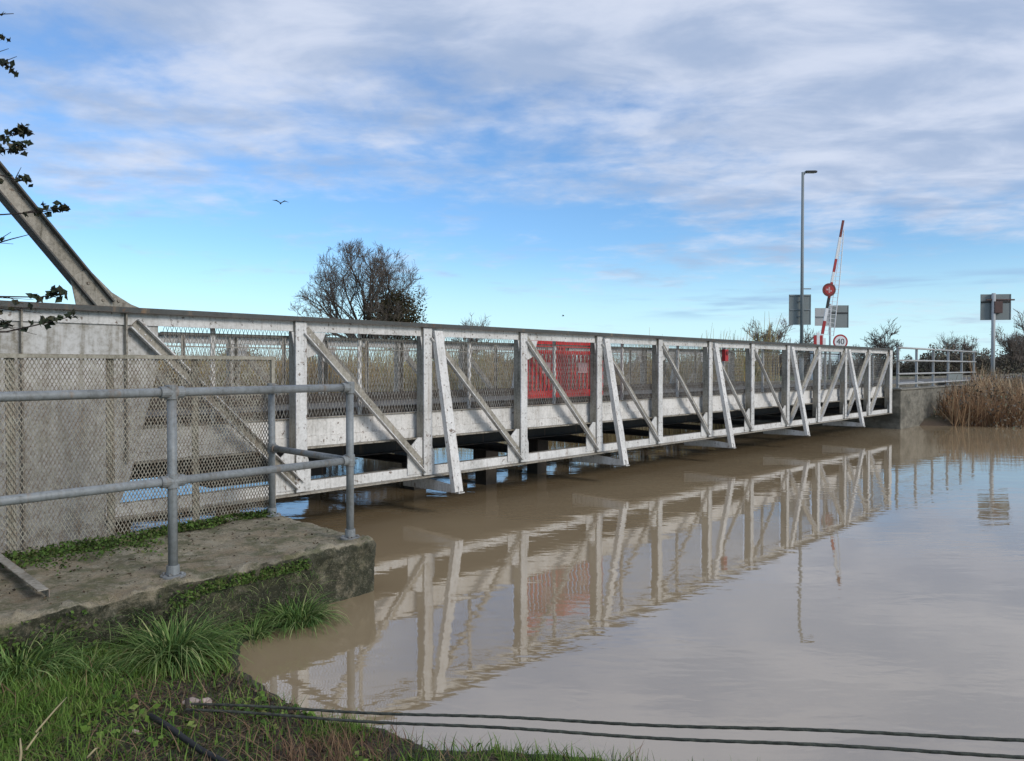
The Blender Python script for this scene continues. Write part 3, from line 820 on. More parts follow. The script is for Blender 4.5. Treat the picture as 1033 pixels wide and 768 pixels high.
# speed roundel
vx = wp(847.3, 31); vg = float(ground_h(vx, 31)); vz = 1.7 + 25 * 31 / 776
rs = thing('speed_sign', 'round white sign with red ring and black 40 just above the bridge rail', 'road sign', (vx, 31, vg))
m = MB(); m.tube([(0, 0.04, -0.2), (0, 0.04, vz - vg + 0.2)], 0.04, 10); m.build('pole', M['polepale'], rs, smooth=True)
m = MB(); c0 = Vector((0, -0.01, vz - vg)); m.mat(0); m.tube([c0, c0 + Vector((0, -0.012, 0))], 0.30, 32); m.mat(1); m.tube([c0 + Vector((0, -0.0125, 0)), c0 + Vector((0, -0.016, 0))], 0.235, 32)
m.build('disc', [M['redpaint'], M['signwhite']], rs)
def text_mesh(txt, size, mat, parent, loc, name='lettering'):
    cu = bpy.data.curves.new(name, 'FONT'); cu.body = txt; cu.size = size; cu.align_x = 'CENTER'; cu.align_y = 'CENTER'; cu.extrude = 0.002; cu.resolution_u = 3
    tmp = bpy.data.objects.new(name, cu); COL.objects.link(tmp)
    dg = bpy.context.evaluated_depsgraph_get(); me = bpy.data.meshes.new_from_object(tmp.evaluated_get(dg))
    bpy.data.objects.remove(tmp); me.materials.clear(); me.materials.append(mat)
    o = bpy.data.objects.new(name, me); COL.objects.link(o); o.parent = parent; o.location = loc; o.rotation_euler = (R(90), 0, 0)
    return o
text_mesh('40', 0.33, M['black'], rs, (0, -0.030, vz - vg))
# sign at the right, seen from behind
rx = wp(1001.5, 31); rg = float(ground_h(rx, 31))
sr = thing('sign_post', 'square grey sign seen from behind on a tall pale pole at the right among reeds', 'road sign', (rx, 31, rg))
m = MB(); m.tube([(0, 0, -0.2), (0, 0, 4.65 - rg)], 0.075, 12); m.build('pole', M['polepale'], sr, smooth=True)
m = MB(); sign_plate(m, 1.12, 1.04, y0=0.10, rails=(0.70,), z=4.10 - rg, x=0.12); m.build('sign_panel', [M['signback'], M['timber']], sr).rotation_euler = (0, 0, R(-8))
m = MB(); m.box(-0.02, 0.30, -0.12, 0.09, 3.85 - rg, 4.32 - rg); m.box(-0.30, 0.85, -0.02, 0.03, 4.36 - rg, 4.42 - rg)
m.build('lamp_box', M['rustbox'], sr, bevel=0.01)

# ------------------------------------------------------------------ near slab, handrail, fence
def slab_mesh():
    lo = Vector((-6.0, 0.0, -1.0)); hi = Vector((0.03, 1.60, 0.385)); r = 0.035
    vs, fs = [], []
    def face(o, e1, e2, n1, n2):
        b0 = len(vs)
        for j in range(n2 + 1):
            for i in range(n1 + 1):
                p = o + e1 * (i / n1) + e2 * (j / n2)
                inn = Vector([min(max(p[k], lo[k] + r), hi[k] - r) for k in range(3)])
                dlt = p - inn
                if dlt.length > 1e-9: p = inn + dlt.normalized() * r
                wq = sw(p.x + 0.08 * p.y * max(0, 1 + p.x / 3), p.y, p.z)
                nz = mnoise.fractal(wq * 4.0, 1.0, 2.0, 4) * 0.018 + mnoise.noise(wq * 24) * 0.007
                nrm = dlt.normalized() if dlt.length > 1e-9 else Vector((0, 0, 1))
                edge = 1.0 + 2.2 * (abs(p.z - hi.z) < 0.10 and p.y < 0.1)
                wn = SD * nrm.x + SQ * nrm.y + Vector((0, 0, nrm.z))
                vs.append(wq + wn * nz * edge)
        for j in range(n2):
            for i in range(n1):
                a = b0 + j * (n1 + 1) + i; fs.append((a, a + 1, a + n1 + 2, a + n1 + 1))
    ex, ey, ez = Vector((hi.x - lo.x, 0, 0)), Vector((0, hi.y - lo.y, 0)), Vector((0, 0, hi.z - lo.z))
    face(Vector((lo.x, lo.y, hi.z)), ex, ey, 240, 64)
    face(Vector((lo.x, lo.y, lo.z)), ex, ez, 240, 56)
    face(Vector((hi.x, lo.y, lo.z)), ey, ez, 64, 56)
    face(Vector((lo.x, hi.y, lo.z)), ex, ez, 240, 40)
    return vs, fs
vs, fs = slab_mesh()
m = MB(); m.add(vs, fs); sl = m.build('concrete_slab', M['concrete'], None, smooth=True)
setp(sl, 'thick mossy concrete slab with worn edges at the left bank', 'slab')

def slab_thing(name, label, cat, a, b, z=0.385):
    return thing(name, label, cat, tuple(sw(a, b, z)), R(90 - 39.7))
HR = slab_thing('handrail', 'grey galvanised tube handrail with two rails turning a corner on the concrete slab', 'handrail', 0, 0.18)
def flange_post(x, y, h):
    m = MB(); m.tube([(x, y, 0.0), (x, y, h)], 0.029, 16)
    o = m.build('post', M['galv'], HR, smooth=True)
    m = MB(); m.tube([(x, y, 0.0), (x, y, 0.016)], 0.075, 24); m.tube([(x, y, 0.016), (x, y, 0.075)], 0.039, 16)
    for k in range(4):
        t = R(45 + 90 * k); m.tube([(x + 0.055 * math.cos(t), y + 0.055 * math.sin(t), 0.016), (x + 0.055 * math.cos(t), y + 0.055 * math.sin(t), 0.030)], 0.010, 6)
    b = m.build('base_flange', M['galv'], o, bevel=0.002)
    return o
def clamp(x, y, z, parent, dirs):
    m = MB(); m.tube([(x, y, z - 0.045), (x, y, z + 0.045)], 0.037, 16)
    for d in dirs:
        m.tube([(x, y, z), (x + d[0] * 0.075, y + d[1] * 0.075, z)], 0.037, 16)
    m.build('clamp', M['galv'], parent, smooth=False, bevel=0.003)
RT, RM = 1.155, 0.60
pA = flange_post(-0.075, 0, RT); pB = flange_post(-1.46, 0, RT); pC = flange_post(-2.86, 0, RT); pD = flange_post(0.05, 1.24, RT - 0.03)
for po, x in ((pA, -0.075), (pB, -1.46), (pC, -2.86)):
    ds = [(-1, 0)] if x > -0.1 else [(-1, 0), (1, 0)]
    clamp(x, 0, RT, po, ds + ([(0.1, 0.99)] if x > -0.1 else [])); clamp(x, 0, RM, po, ds + ([(0.1, 0.99)] if x > -0.1 else []))
clamp(0.05, 1.24, RT - 0.03, pD, [(-0.1, -0.99)]); clamp(0.05, 1.24, RM, pD, [(-0.1, -0.99)])
for z in (RT, RM):
    m = MB(); m.tube([(-4.2, 0, z), (-0.075, 0, z)], 0.027, 16); m.build('rail', M['galv'], HR, smooth=True)
    m = MB(); m.tube([(-0.075, 0, z), (0.05, 1.24, z - (0.03 if z > 1 else 0))], 0.027, 16); m.build('rail', M['galv'], HR, smooth=True)

FN = slab_thing('mesh_fence', 'pale expanded metal mesh fence panel standing behind the handrail on the slab', 'fence', 0, 1.50)
m = MB(); lattice(m, 5.3, 0.02, 1.385, 0.028, 0.053, 0.0058, 0.003, -5.2, 0.0)
m.build('mesh', M['fencewire'], FN)
m = MB(); m.box(-5.2, 0.125, -0.022, 0.012, 1.375, 1.405); m.box(0.09, 0.125, -0.023, 0.013, 0.0, 1.374); m.box(-5.2, 0.089, -0.020, 0.010, 0.0, 0.035)
m.build('frame', M['fencewire'], FN)
for a in (-0.60, -1.27, -1.93, -2.6, -3.3, -4.0):
    m = MB(); m.box(a - 0.028, a + 0.028, 0.014, 0.022, 0.0, 1.38); m.box(a - 0.004, a + 0.004, 0.022, 0.055, 0.0, 1.38)
    m.build('post', M['fencewire'], FN)

# angle iron lying on the slab
an = MB()
p = Vector((-3.55, 5.25, 0.43)); q = Vector((-2.60, 4.30, 0.425))
an.beam(p, q, 0.045, 0.006, (0, 0, 1)); an.beam(p + Vector((-0.022, -0.02, 0.025)), q + Vector((-0.022, -0.02, 0.025)), 0.006, 0.055, (0, 0, 1))
ao = an.build('angle_iron', M['galv']); ao.data.materials[0] = M['grimy']; setp(ao, 'short length of grey angle iron lying on the concrete slab at the left edge', 'metal bar')

# moss and weeds along the foot of the fence
N = 15000
a = rng.uniform(-5.5, 0.05, N); wv = 0.13 + 0.09 * np.sin(a * 3.1) + 0.05 * np.sin(a * 9.7 + 1)
b = 1.49 - np.abs(rng.normal(0, 1, N)) * wv * np.clip(-a * 0.6 + 0.35, 0.3, 1.0)
z = 0.392 + rng.uniform(0, 1, N) ** 2 * 0.055 * np.exp(-((1.49 - b) / 0.25) ** 2)
pts = np.stack([SX + SD.x * a + SQ.x * b, SY + SD.y * a + SQ.y * b, z], 1)
mo = leaves(pts, 0.017, 'moss_strip', M['moss'], flat=0.3, aspect=1.5); setp(mo, 'green moss and small weeds along the foot of the mesh fence', 'moss', kind='stuff')
# litter on slab
N = 900
a = rng.uniform(-4.5, 0.0, N); b = np.clip(np.abs(rng.normal(0.9, 0.5, N)), 0.06, 1.5)
pts = np.stack([SX + SD.x * a + SQ.x * b, SY + SD.y * a + SQ.y * b, np.full(N, 0.403)], 1)
lo_ = leaves(pts, 0.013, 'slab_litter', M['litter'], flat=0.9); setp(lo_, 'scattered dead leaves and grit on the concrete slab', 'leaf litter', kind='stuff')

# ------------------------------------------------------------------ foreground bank: grass, tufts, rope, pipe
def on_land(x, y, margin=0.02):
    b = (x - SX) * SQ.x + (y - SY) * SQ.y
    return (river_sd(x, y) > margin) & (b < -0.01)
N = 300000
x = rng.uniform(-3.6, 1.6, N); y = rng.uniform(1.9, 5.6, N)
nz = np.array([mnoise.fractal(Vector((x[i] * 3.2, y[i] * 3.2, 0)), 1.0, 2.0, 4) for i in range(N)])
path = np.exp(-(((x + 1.42) / 0.36) ** 2 + ((y - 3.35) / 0.75) ** 2)) + 0.8 * np.exp(-(((x + 1.50) / 0.35) ** 2 + ((y - 3.85) / 0.3) ** 2))
left = sstep(-1.65, -2.1, x + 0.25 * nz)
dens = np.clip(0.30 + 1.0 * nz + 0.9 * left * 0.9 - 0.85 * path, 0.12, 1)
sdv = river_sd(x, y)
brown = (1 - sstep(-0.75, -0.35, x + 0.2 * nz)) * sstep(0.15, 0.45, x + 1.35 + 0.3 * nz) * sstep(3.55, 3.35, y + 0.2 * nz)
keep = on_land(x, y, -0.02) & (rng.random(N) < dens)
kb = keep & (rng.random(N) < brown * 0.8) ; kg = keep & ~kb
def field(mask, hmin, hmax, wd, lean, name, mat, label):
    X, Y = x[mask], y[mask]; n = len(X)
    pts = np.stack([X, Y, ground_h(X, Y) - 0.004], 1)
    o = strips(pts, rng.uniform(hmin, hmax, n), np.full(n, wd) * rng.uniform(0.6, 1.3, n), rng.uniform(0, 2 * np.pi, n), np.abs(rng.normal(0.35, lean, n)), rng.uniform(0.2, 1.6, n), 3, np.clip(rng.normal(0.45 + 0.25 * nz[mask], 0.22), 0, 1), name, mat)
    return setp(o, label, 'grass', kind='stuff')
field(kg, 0.02, 0.10, 0.0050, 0.75, 'grass', M['grass'], 'short green grass on the near river bank')
field(kb, 0.04, 0.15, 0.0040, 0.8, 'dead_grass', M['deadgrass'], 'matted brown dead grass at the waterline in the foreground')
# leaf litter and clods on the mud
N2 = 12000
xx = rng.normal(-1.5, 0.55, N2); yy = rng.uniform(2.2, 4.6, N2); k = on_land(xx, yy, 0.0); xx, yy = xx[k], yy[k]
li = leaves(np.stack([xx, yy, ground_h(xx, yy) + 0.008], 1), 0.011, 'mud_litter', M['litter'], flat=0.6); setp(li, 'dead leaves and crumbs of earth on the muddy bank', 'leaf litter', kind='stuff')
# water's edge sprigs at the bottom of the picture
n = 900; X = rng.uniform(-0.6, 0.55, n); Y = 3.19 - 0.12 * X + rng.normal(0, 0.05, n) - 0.04; kk = rng.random(n) < (0.35 + 0.65 * (np.abs(X - 0.25) < 0.3)); X, Y = X[kk], Y[kk]; n = len(X)
sg_ = strips(np.stack([X, Y, np.full(n, -0.01)], 1), rng.uniform(0.06, 0.14, n), np.full(n, 0.005), rng.uniform(0, 6.28, n), np.abs(rng.normal(0.2, 0.2, n)), rng.uniform(0, 1.2, n), 3, None, 'waterside_grass', M['grass']); setp(sg_, 'sprigs of grass standing in the shallow water at the lower edge', 'grass', kind='stuff')

# broad-leaved weeds, dead stems and brown thatch mixed through the turf
n = 5200; xx = rng.uniform(-3.0, 0.3, n); yy = rng.uniform(2.2, 4.9, n); wn_ = np.sin(xx * 5.3 + 1) * np.sin(yy * 6.1 + xx * 2)
k = on_land(xx, yy, 0.03) & (wn_ > 0.15); xx, yy = xx[k], yy[k]
wd0 = leaves(np.stack([xx, yy, ground_h(xx, yy) + rng.random(len(xx)) * 0.045], 1), 0.026, 'weeds', M['grass'], flat=0.55, aspect=1.4); setp(wd0, 'small broad leaved weeds growing through the bank grass', 'weeds', kind='stuff')
n = 4500; xx = rng.uniform(-3.2, 0.5, n); yy = rng.uniform(2.1, 5.0, n); k = on_land(xx, yy, 0.02); xx, yy = xx[k], yy[k]; n = len(xx)
th0 = strips(np.stack([xx, yy, ground_h(xx, yy) + 0.012], 1), rng.uniform(0.05, 0.20, n), np.full(n, 0.0036), rng.uniform(0, 6.28, n), rng.uniform(0.9, 1.5, n), rng.uniform(0, 0.6, n), 3, np.clip(rng.normal(0.6, 0.3, n), 0, 1), 'thatch', M['deadgrass']); setp(th0, 'flattened brown dead stems lying through the bank grass', 'dead grass', kind='stuff')

# growth hanging over and clinging to the front of the slab
n = 5200; aa = rng.uniform(-4.6, -0.35, n); keepn = (np.sin(aa * 4.1) + np.sin(aa * 9.3 + 2) * 0.6 > -0.25 + rng.normal(0, 0.3, n)); aa = aa[keepn]; n = len(aa)
dz_ = rng.random(n) ** 0.8 * 0.30
gpos = np.stack([SX + SD.x * aa - SQ.x * 0.035, SY + SD.y * aa - SQ.y * 0.035, 0.375 - dz_ * np.clip(0.5 + 0.5 * np.sin(aa * 2.7 + 1), 0.25, 1)], 1)
fg = leaves(gpos, 0.016, 'slab_moss', M['moss'], flat=0.0, aspect=1.4); setp(fg, 'dark moss clinging to the front face of the slab', 'moss', kind='stuff')
n = 700; aa = rng.uniform(-3.6, -0.5, n); az_ = math.atan2(-SQ.y, -SQ.x)
hg_ = strips(np.stack([SX + SD.x * aa - SQ.x * 0.03, SY + SD.y * aa - SQ.y * 0.03, 0.30 - rng.random(n) * 0.22], 1), rng.uniform(0.06, 0.20, n), np.full(n, 0.005), az_ + rng.normal(0, 0.9, n), rng.uniform(0.4, 1.3, n), rng.uniform(0.8, 2.2, n), 4, rng.random(n), 'slab_grass', M['tuft']); setp(hg_, 'wisps of grass hanging from cracks in the slab face', 'grass', kind='stuff')

def tuft(cx_, cy_, rad, L, n, label, wd=0.0085, name='grass_tuft'):
    gz_ = float(ground_h(cx_, cy_))
    r = rad * np.sqrt(rng.random(n)); t = rng.uniform(0, 2 * np.pi, n)
    pts = np.stack([r * np.cos(t), r * np.sin(t) * 0.8, np.zeros(n) - 0.02], 1)
    o = strips(pts, L * rng.uniform(0.55, 1.15, n), wd * rng.uniform(0.6, 1.2, n), t + rng.normal(0, 0.8, n), 0.12 + 0.75 * r / rad * rng.uniform(0.5, 1.2, n), rng.uniform(1.1, 2.7, n), 5, np.clip(rng.beta(1.6, 1.9, n), 0, 1), name, M['tuft'])
    o.location = (cx_, cy_, max(gz_, 0.0)); return setp(o, label, 'grass tuft', 'sedge tufts along the slab')
tuft(-1.93, 4.33, 0.16, 0.42, 900, 'big bright arching sedge tuft against the middle of the slab face')
tuft(-2.50, 3.85, 0.20, 0.32, 520, 'dark sedge tuft low against the left end of the slab')
tuft(-1.42, 5.06, 0.13, 0.33, 480, 'small sedge tuft by the water near the slab corner')
tuft(-2.22, 3.98, 0.12, 0.24, 240, 'thin dark tuft between the two larger sedge tufts')
tuft(-1.62, 4.80, 0.07, 0.22, 150, 'tiny tuft between the big tuft and the water')

def stalk(p, q, label, r=0.005):
    m = MB(); p, q = Vector(p), Vector(q); mid_ = p.lerp(q, 0.55) + Vector((0.008, 0.0, 0.012))
    m.tube([p, mid_, q], [r, r * 0.9, r * 0.5], 6); o = m.build('dead_stalk', M['straw'], smooth=True); setp(o, label, 'stalk', 'pale dead stalks in the grass')
def gp(px, py, z): 
    yy_ = 776 * (EYE - z) / (py - 370.0); return Vector(((px - 516.5) / 776 * yy_, yy_, z))
stalk(gp(32, 742, 0.27), gp(64, 706, 0.31), 'long pale dead stalk lying slanted in the grass', 0.004)
stalk(gp(22, 760, 0.27), gp(35, 742, 0.30), 'short pale stalk below the long slanted one', 0.004)
stalk(gp(13, 790, 0.24), gp(16, 748, 0.36), 'upright pale stalk in the bottom left corner', 0.005)
stalk(gp(84, 768, 0.27), gp(95, 758, 0.29), 'small pale stalk at the bottom edge of the grass', 0.004)

pipe = MB(); p0 = gp(150, 714, 0.0); p0.z = float(ground_h(p0.x, p0.y)) + 0.035
pts = []
for t in np.linspace(0, 1, 9):
    px_, py_ = -1.62 + 0.95 * t, 3.42 - 0.86 * t
    pts.append((px_, py_, float(ground_h(px_, py_)) + 0.05))
pipe.tube(pts, 0.013, 10); po = pipe.build('pipe', M['black'], smooth=True); setp(po, 'thin black pipe lying on the mud towards the bottom edge', 'pipe')

def rope(label, A, B, sag, r=0.006):
    m = MB(); A, B = Vector(A), Vector(B); pts = []
    for i in range(61):
        t = i / 60; p = A.lerp(B, t); p.z -= sag * 4 * t * (1 - t); pts.append(p)
    pts = [pts[0].lerp(pts[0], 0)] + pts[1:]
    V_ = []; F_ = []; n_ = 12; K = 900; d_ = (B - A).normalized(); a_ = d_.orthogonal().normalized(); b_ = d_.cross(a_)
    for i in range(K + 1):
        t = i / K; p = A.lerp(B, t); p.z -= sag * 4 * t * (1 - t) - 0.004 * math.sin(t * 41) ; tw_ = t * (B - A).length / 0.085 * 2 * math.pi / 1.0
        for k in range(n_):
            th = 2 * math.pi * k / n_; rr = r * (1 + 0.11 * math.cos(3 * th - tw_)); V_.append(p + (a_ * math.cos(th) + b_ * math.sin(th)) * rr)
    for i in range(K):
        for k in range(n_): F_.append((i * n_ + k, i * n_ + (k + 1) % n_, (i + 1) * n_ + (k + 1) % n_, (i + 1) * n_ + k))
    m.add(V_, F_); o = m.build('mooring_rope', M['rope'], smooth=True); setp(o, label, 'rope', 'mooring ropes at the water edge')
rope('upper dark mooring rope running right over the water', (-1.52, 3.62, 0.10), (6.2, 1.20, 0.93), 0.02)
rope('lower dark mooring rope, nearer the bottom edge', (-1.52, 3.56, 0.10), (6.2, 1.15, 0.89), 0.035)
m = MB(); mz = float(ground_h(6.22, 1.17)); m.tube([(6.26, 1.17, mz - 0.3), (6.26, 1.17, 1.1)], 0.06, 12); o = m.build('mooring_post', M['timber'], smooth=True); setp(o, 'short timber post on the bank holding the two ropes', 'post')

m = MB(); m.tube([(-1.52, 3.59, -0.05), (-1.53, 3.595, 0.135)], 0.011, 8); o = m.build('mooring_stake', M['timber'], smooth=True); setp(o, 'short dark iron stake in the mud where the two ropes start', 'stake')

def rock(loc, s, label, seed):
    import bmesh
    bm = bmesh.new(); bmesh.ops.create_icosphere(bm, subdivisions=3, radius=1)
    for v in bm.verts:
        f = 1 + 0.35 * mnoise.noise(v.co * 1.3 + Vector((seed, 0, 0))) + 0.12 * mnoise.noise(v.co * 4)
        v.co = Vector((v.co.x * s[0], v.co.y * s[1], v.co.z * s[2])) * f
    me = bpy.data.meshes.new('stone'); bm.to_mesh(me); bm.free(); me.materials.append(M['stone'])
    o = bpy.data.objects.new('stone', me); COL.objects.link(o); o.location = loc; setp(o, label, 'stone', 'pale stones on the bank')
for px_, py_, s_, lab in ((190, 697, (0.045, 0.03, 0.018), 'pinkish flat stone by the water, left one'), (205, 696, (0.035, 0.025, 0.022), 'paler stone touching the pink one on its right'), (132, 738, (0.02, 0.015, 0.01), 'small stone on the mud beside the black pipe')):
    g_ = gp(px_, py_, 0.13); rock((g_.x, g_.y, float(ground_h(g_.x, g_.y)) + 0.012), s_, lab, px_)

# ------------------------------------------------------------------ overhanging shrub at the left (trunk outside the picture)
def at(px, py, Y): return Vector(((px - 516.5) / 776 * Y, Y, EYE - (py - 370) / 776 * Y))
tx, ty = -3.0, 2.5; tz = float(ground_h(tx, ty))
sh = thing('overhanging_tree', 'dark leafy twigs of a tree hanging into the top left corner', 'tree', (tx, ty, tz))
base = Vector((tx, ty, tz))
m = MB(); m.tube([Vector((0, 0, -0.1)), Vector((-0.08, 0.05, 1.2)), Vector((0.02, 0.15, 2.4)), Vector((-0.1, 0.1, 3.6))], [0.09, 0.075, 0.05, 0.025], 10); m.build('trunk', M['bark'], sh, smooth=True)
tw = MB(); lf = []
spr = [((-60, 150), (34, 133), 28, 5.0), ((-60, 160), (28, 148), 30, 4.0), ((-50, 170), (34, 183), 18, 4.5), ((-60, 225), (70, 210), 26, 4.0), ((-60, 252), (32, 237), 3, 2), ((-60, 304), (66, 297), 26, 5),
       ((-60, 345), (74, 319), 20, 3.5), ((-60, 318), (32, 310), 5, 3.0), ((-60, 12), (18, 17), 1, 1), ((-50, 25), (8, 42), 9, 4.0), ((-40, 50), (16, 70), 13, 5.0), ((-50, 350), (10, 325), 10, 4)]
for (a_, b_, nl, sz) in spr:
    dpt = random.uniform(2.7, 3.3); A = at(*a_, dpt) - base; B = at(*b_, dpt) - base
    st = Vector((-0.03, 0.12, max(1.0, min(3.4, A.z - 0.25))))
    mid_ = A.lerp(B, 0.5) + Vector((0, 0, random.uniform(-0.02, 0.03)))
    pts = [st, A, A.lerp(B, 0.25) + Vector((0, 0, 0.012)), mid_, A.lerp(B, 0.8) + Vector((0, 0, -0.006)), B]
    tw.tube(pts, [0.010, 0.005, 0.0035, 0.003, 0.0022, 0.0012], 5)
    for i in range(nl):
        t = 1 - abs(random.gauss(0, 0.15)) if nl > 5 else random.uniform(0.3, 1)
        p = A.lerp(B, min(1, max(0, t))) + Vector((random.gauss(0, 0.006), random.gauss(0, 0.012), random.gauss(0, 0.0022 * sz)))
        lf.append(p)
    for i in range(3):
        p = A.lerp(B, random.uniform(0.4, 0.9)); q = p + Vector((random.uniform(0.03, 0.09), random.uniform(-0.05, 0.05), random.uniform(-0.04, 0.04))); tw.tube([p, q], [0.0018, 0.0009], 4)
tw.build('twig', M['darktwig'], sh)
leaves([tuple(p) for p in lf for _ in range(2)], 0.021, 'foliage', M['privet'], sh, aspect=1.5)

# ------------------------------------------------------------------ reeds
def reeds(poly, n, h0, h1, wd, name, mat, label, depth=3.0, lean=0.18, off=0.0, skip=None):
    poly = [Vector((*p, 0)) for p in poly]; L = [(poly[i + 1] - poly[i]).length for i in range(len(poly) - 1)]; tot = sum(L)
    d = rng.uniform(0, tot, n); X = np.zeros(n); Y = np.zeros(n); acc = 0
    for i, l in enumerate(L):
        k = (d >= acc) & (d < acc + l); t = (d[k] - acc) / l; acc += l
        a_, b_ = poly[i], poly[i + 1]; nn = Vector((-(b_ - a_).y, (b_ - a_).x, 0)).normalized()
        o_ = off + rng.random(k.sum()) ** 1.4 * depth
        X[k] = a_.x + (b_.x - a_.x) * t + nn.x * o_; Y[k] = a_.y + (b_.y - a_.y) * t + nn.y * o_
    u_ = (X - BX) * D.x + (Y - BY) * D.y; v_ = (X - BX) * Q.x + (Y - BY) * Q.y
    k = ~((u_ > 18) & (v_ > -0.35) & (v_ < 4.9)) & ~((u_ < 18.4) & (v_ > -0.8) & (v_ < 5.2))
    X, Y = X[k], Y[k]; n = len(X)
    clump = 0.78 + 0.22 * np.sin(X * 1.9 + Y * 0.7) * np.sin(X * 0.8 - Y * 1.3 + 1) + 0.10 * np.sin(X * 5.1 + Y * 3)
    h = rng.uniform(h0, h1, n) * np.clip(clump, 0.5, 1.15)
    pts = np.stack([X, Y, np.maximum(ground_h(X, Y), 0) - 0.1], 1)
    o = strips(pts, h, wd * rng.uniform(0.6, 1.4, n), rng.normal(0.3, 1.3, n), np.abs(rng.normal(0, lean, n)), np.abs(rng.normal(0.1, 0.35, n)), 4, np.clip(rng.normal(0.5 + 0.25 * np.sin(X * 0.9 + Y * 0.5), 0.25, n), 0, 1), name, mat, taper=0.3)
    return setp(o, label, 'reeds', kind='stuff')
reeds([(10.3, 22.6), (6, 25.9), (-3, 33.4), (-16, 45.4), (-42, 69.5), (-70, 96)][::-1], 42000, 1.5, 2.75, 0.028, 'reed_bed', M['reed'], 'tall straw coloured reed bed on the far bank behind the bridge', 3.5, 0.10)
reeds([(34, 18.8), (30, 19.5), (20, 21.2), (15, 21.7), (12.6, 22.0)][::-1], 24000, 0.55, 1.35, 0.016, 'reed_bed', M['reedbrown'], 'rusty brown reeds and brambles at the right end of the bridge', 2.6, 0.6, off=-0.15)
reeds([(34, 21.5), (20, 24.0), (16, 24.3), (13.5, 24.6)][::-1], 9000, 0.7, 1.3, 0.018, 'reed_bed', M['reedbrown'], 'paler taller reeds standing behind the brown brambles at the right', 4.0, 0.25)

# brambles tumbling down the bank beside the abutment to the waterline
n = 19000; uu = 20.9 + rng.random(n) ** 0.8 * 17; vv = -0.32 - rng.random(n) ** 0.9 * 1.9
P_ = np.stack([BX + D.x * uu + Q.x * vv, BY + D.y * uu + Q.y * vv], 1); kx = (P_[:, 1] < 27) ; P_ = P_[kx]; n = len(P_)
zz = np.maximum(ground_h(P_[:, 0], P_[:, 1]), 0) - 0.05
o = strips(np.column_stack([P_, zz]), rng.uniform(0.30, 0.8, n) * np.clip((uu[kx] - 20.6) / 2.5, 0.4, 1), 0.018 * rng.uniform(0.5, 1.4, n), rng.uniform(0, 6.28, n), np.abs(rng.normal(0.4, 0.5, n)), rng.uniform(0.0, 2.4, n), 4, np.clip(rng.normal(0.42, 0.28, n), 0, 1), 'brambles', M['reedbrown'], taper=0.3)
setp(o, 'tangled rust brown brambles against the side of the abutment', 'brambles', kind='stuff')
n = 5200; uu = rng.uniform(20.6, 34, n); vv = -0.4 - rng.random(n) * 2.6
X_ = BX + D.x * uu + Q.x * vv; Y_ = BY + D.y * uu + Q.y * vv
o = leaves(np.stack([X_, Y_, np.maximum(ground_h(X_, Y_), 0) + rng.random(n) ** 1.5 * 0.75], 1), 0.055, 'bramble_leaves', M['bush'])
setp(o, 'small dull leaves scattered through the brambles on the right bank', 'leaves', kind='stuff')

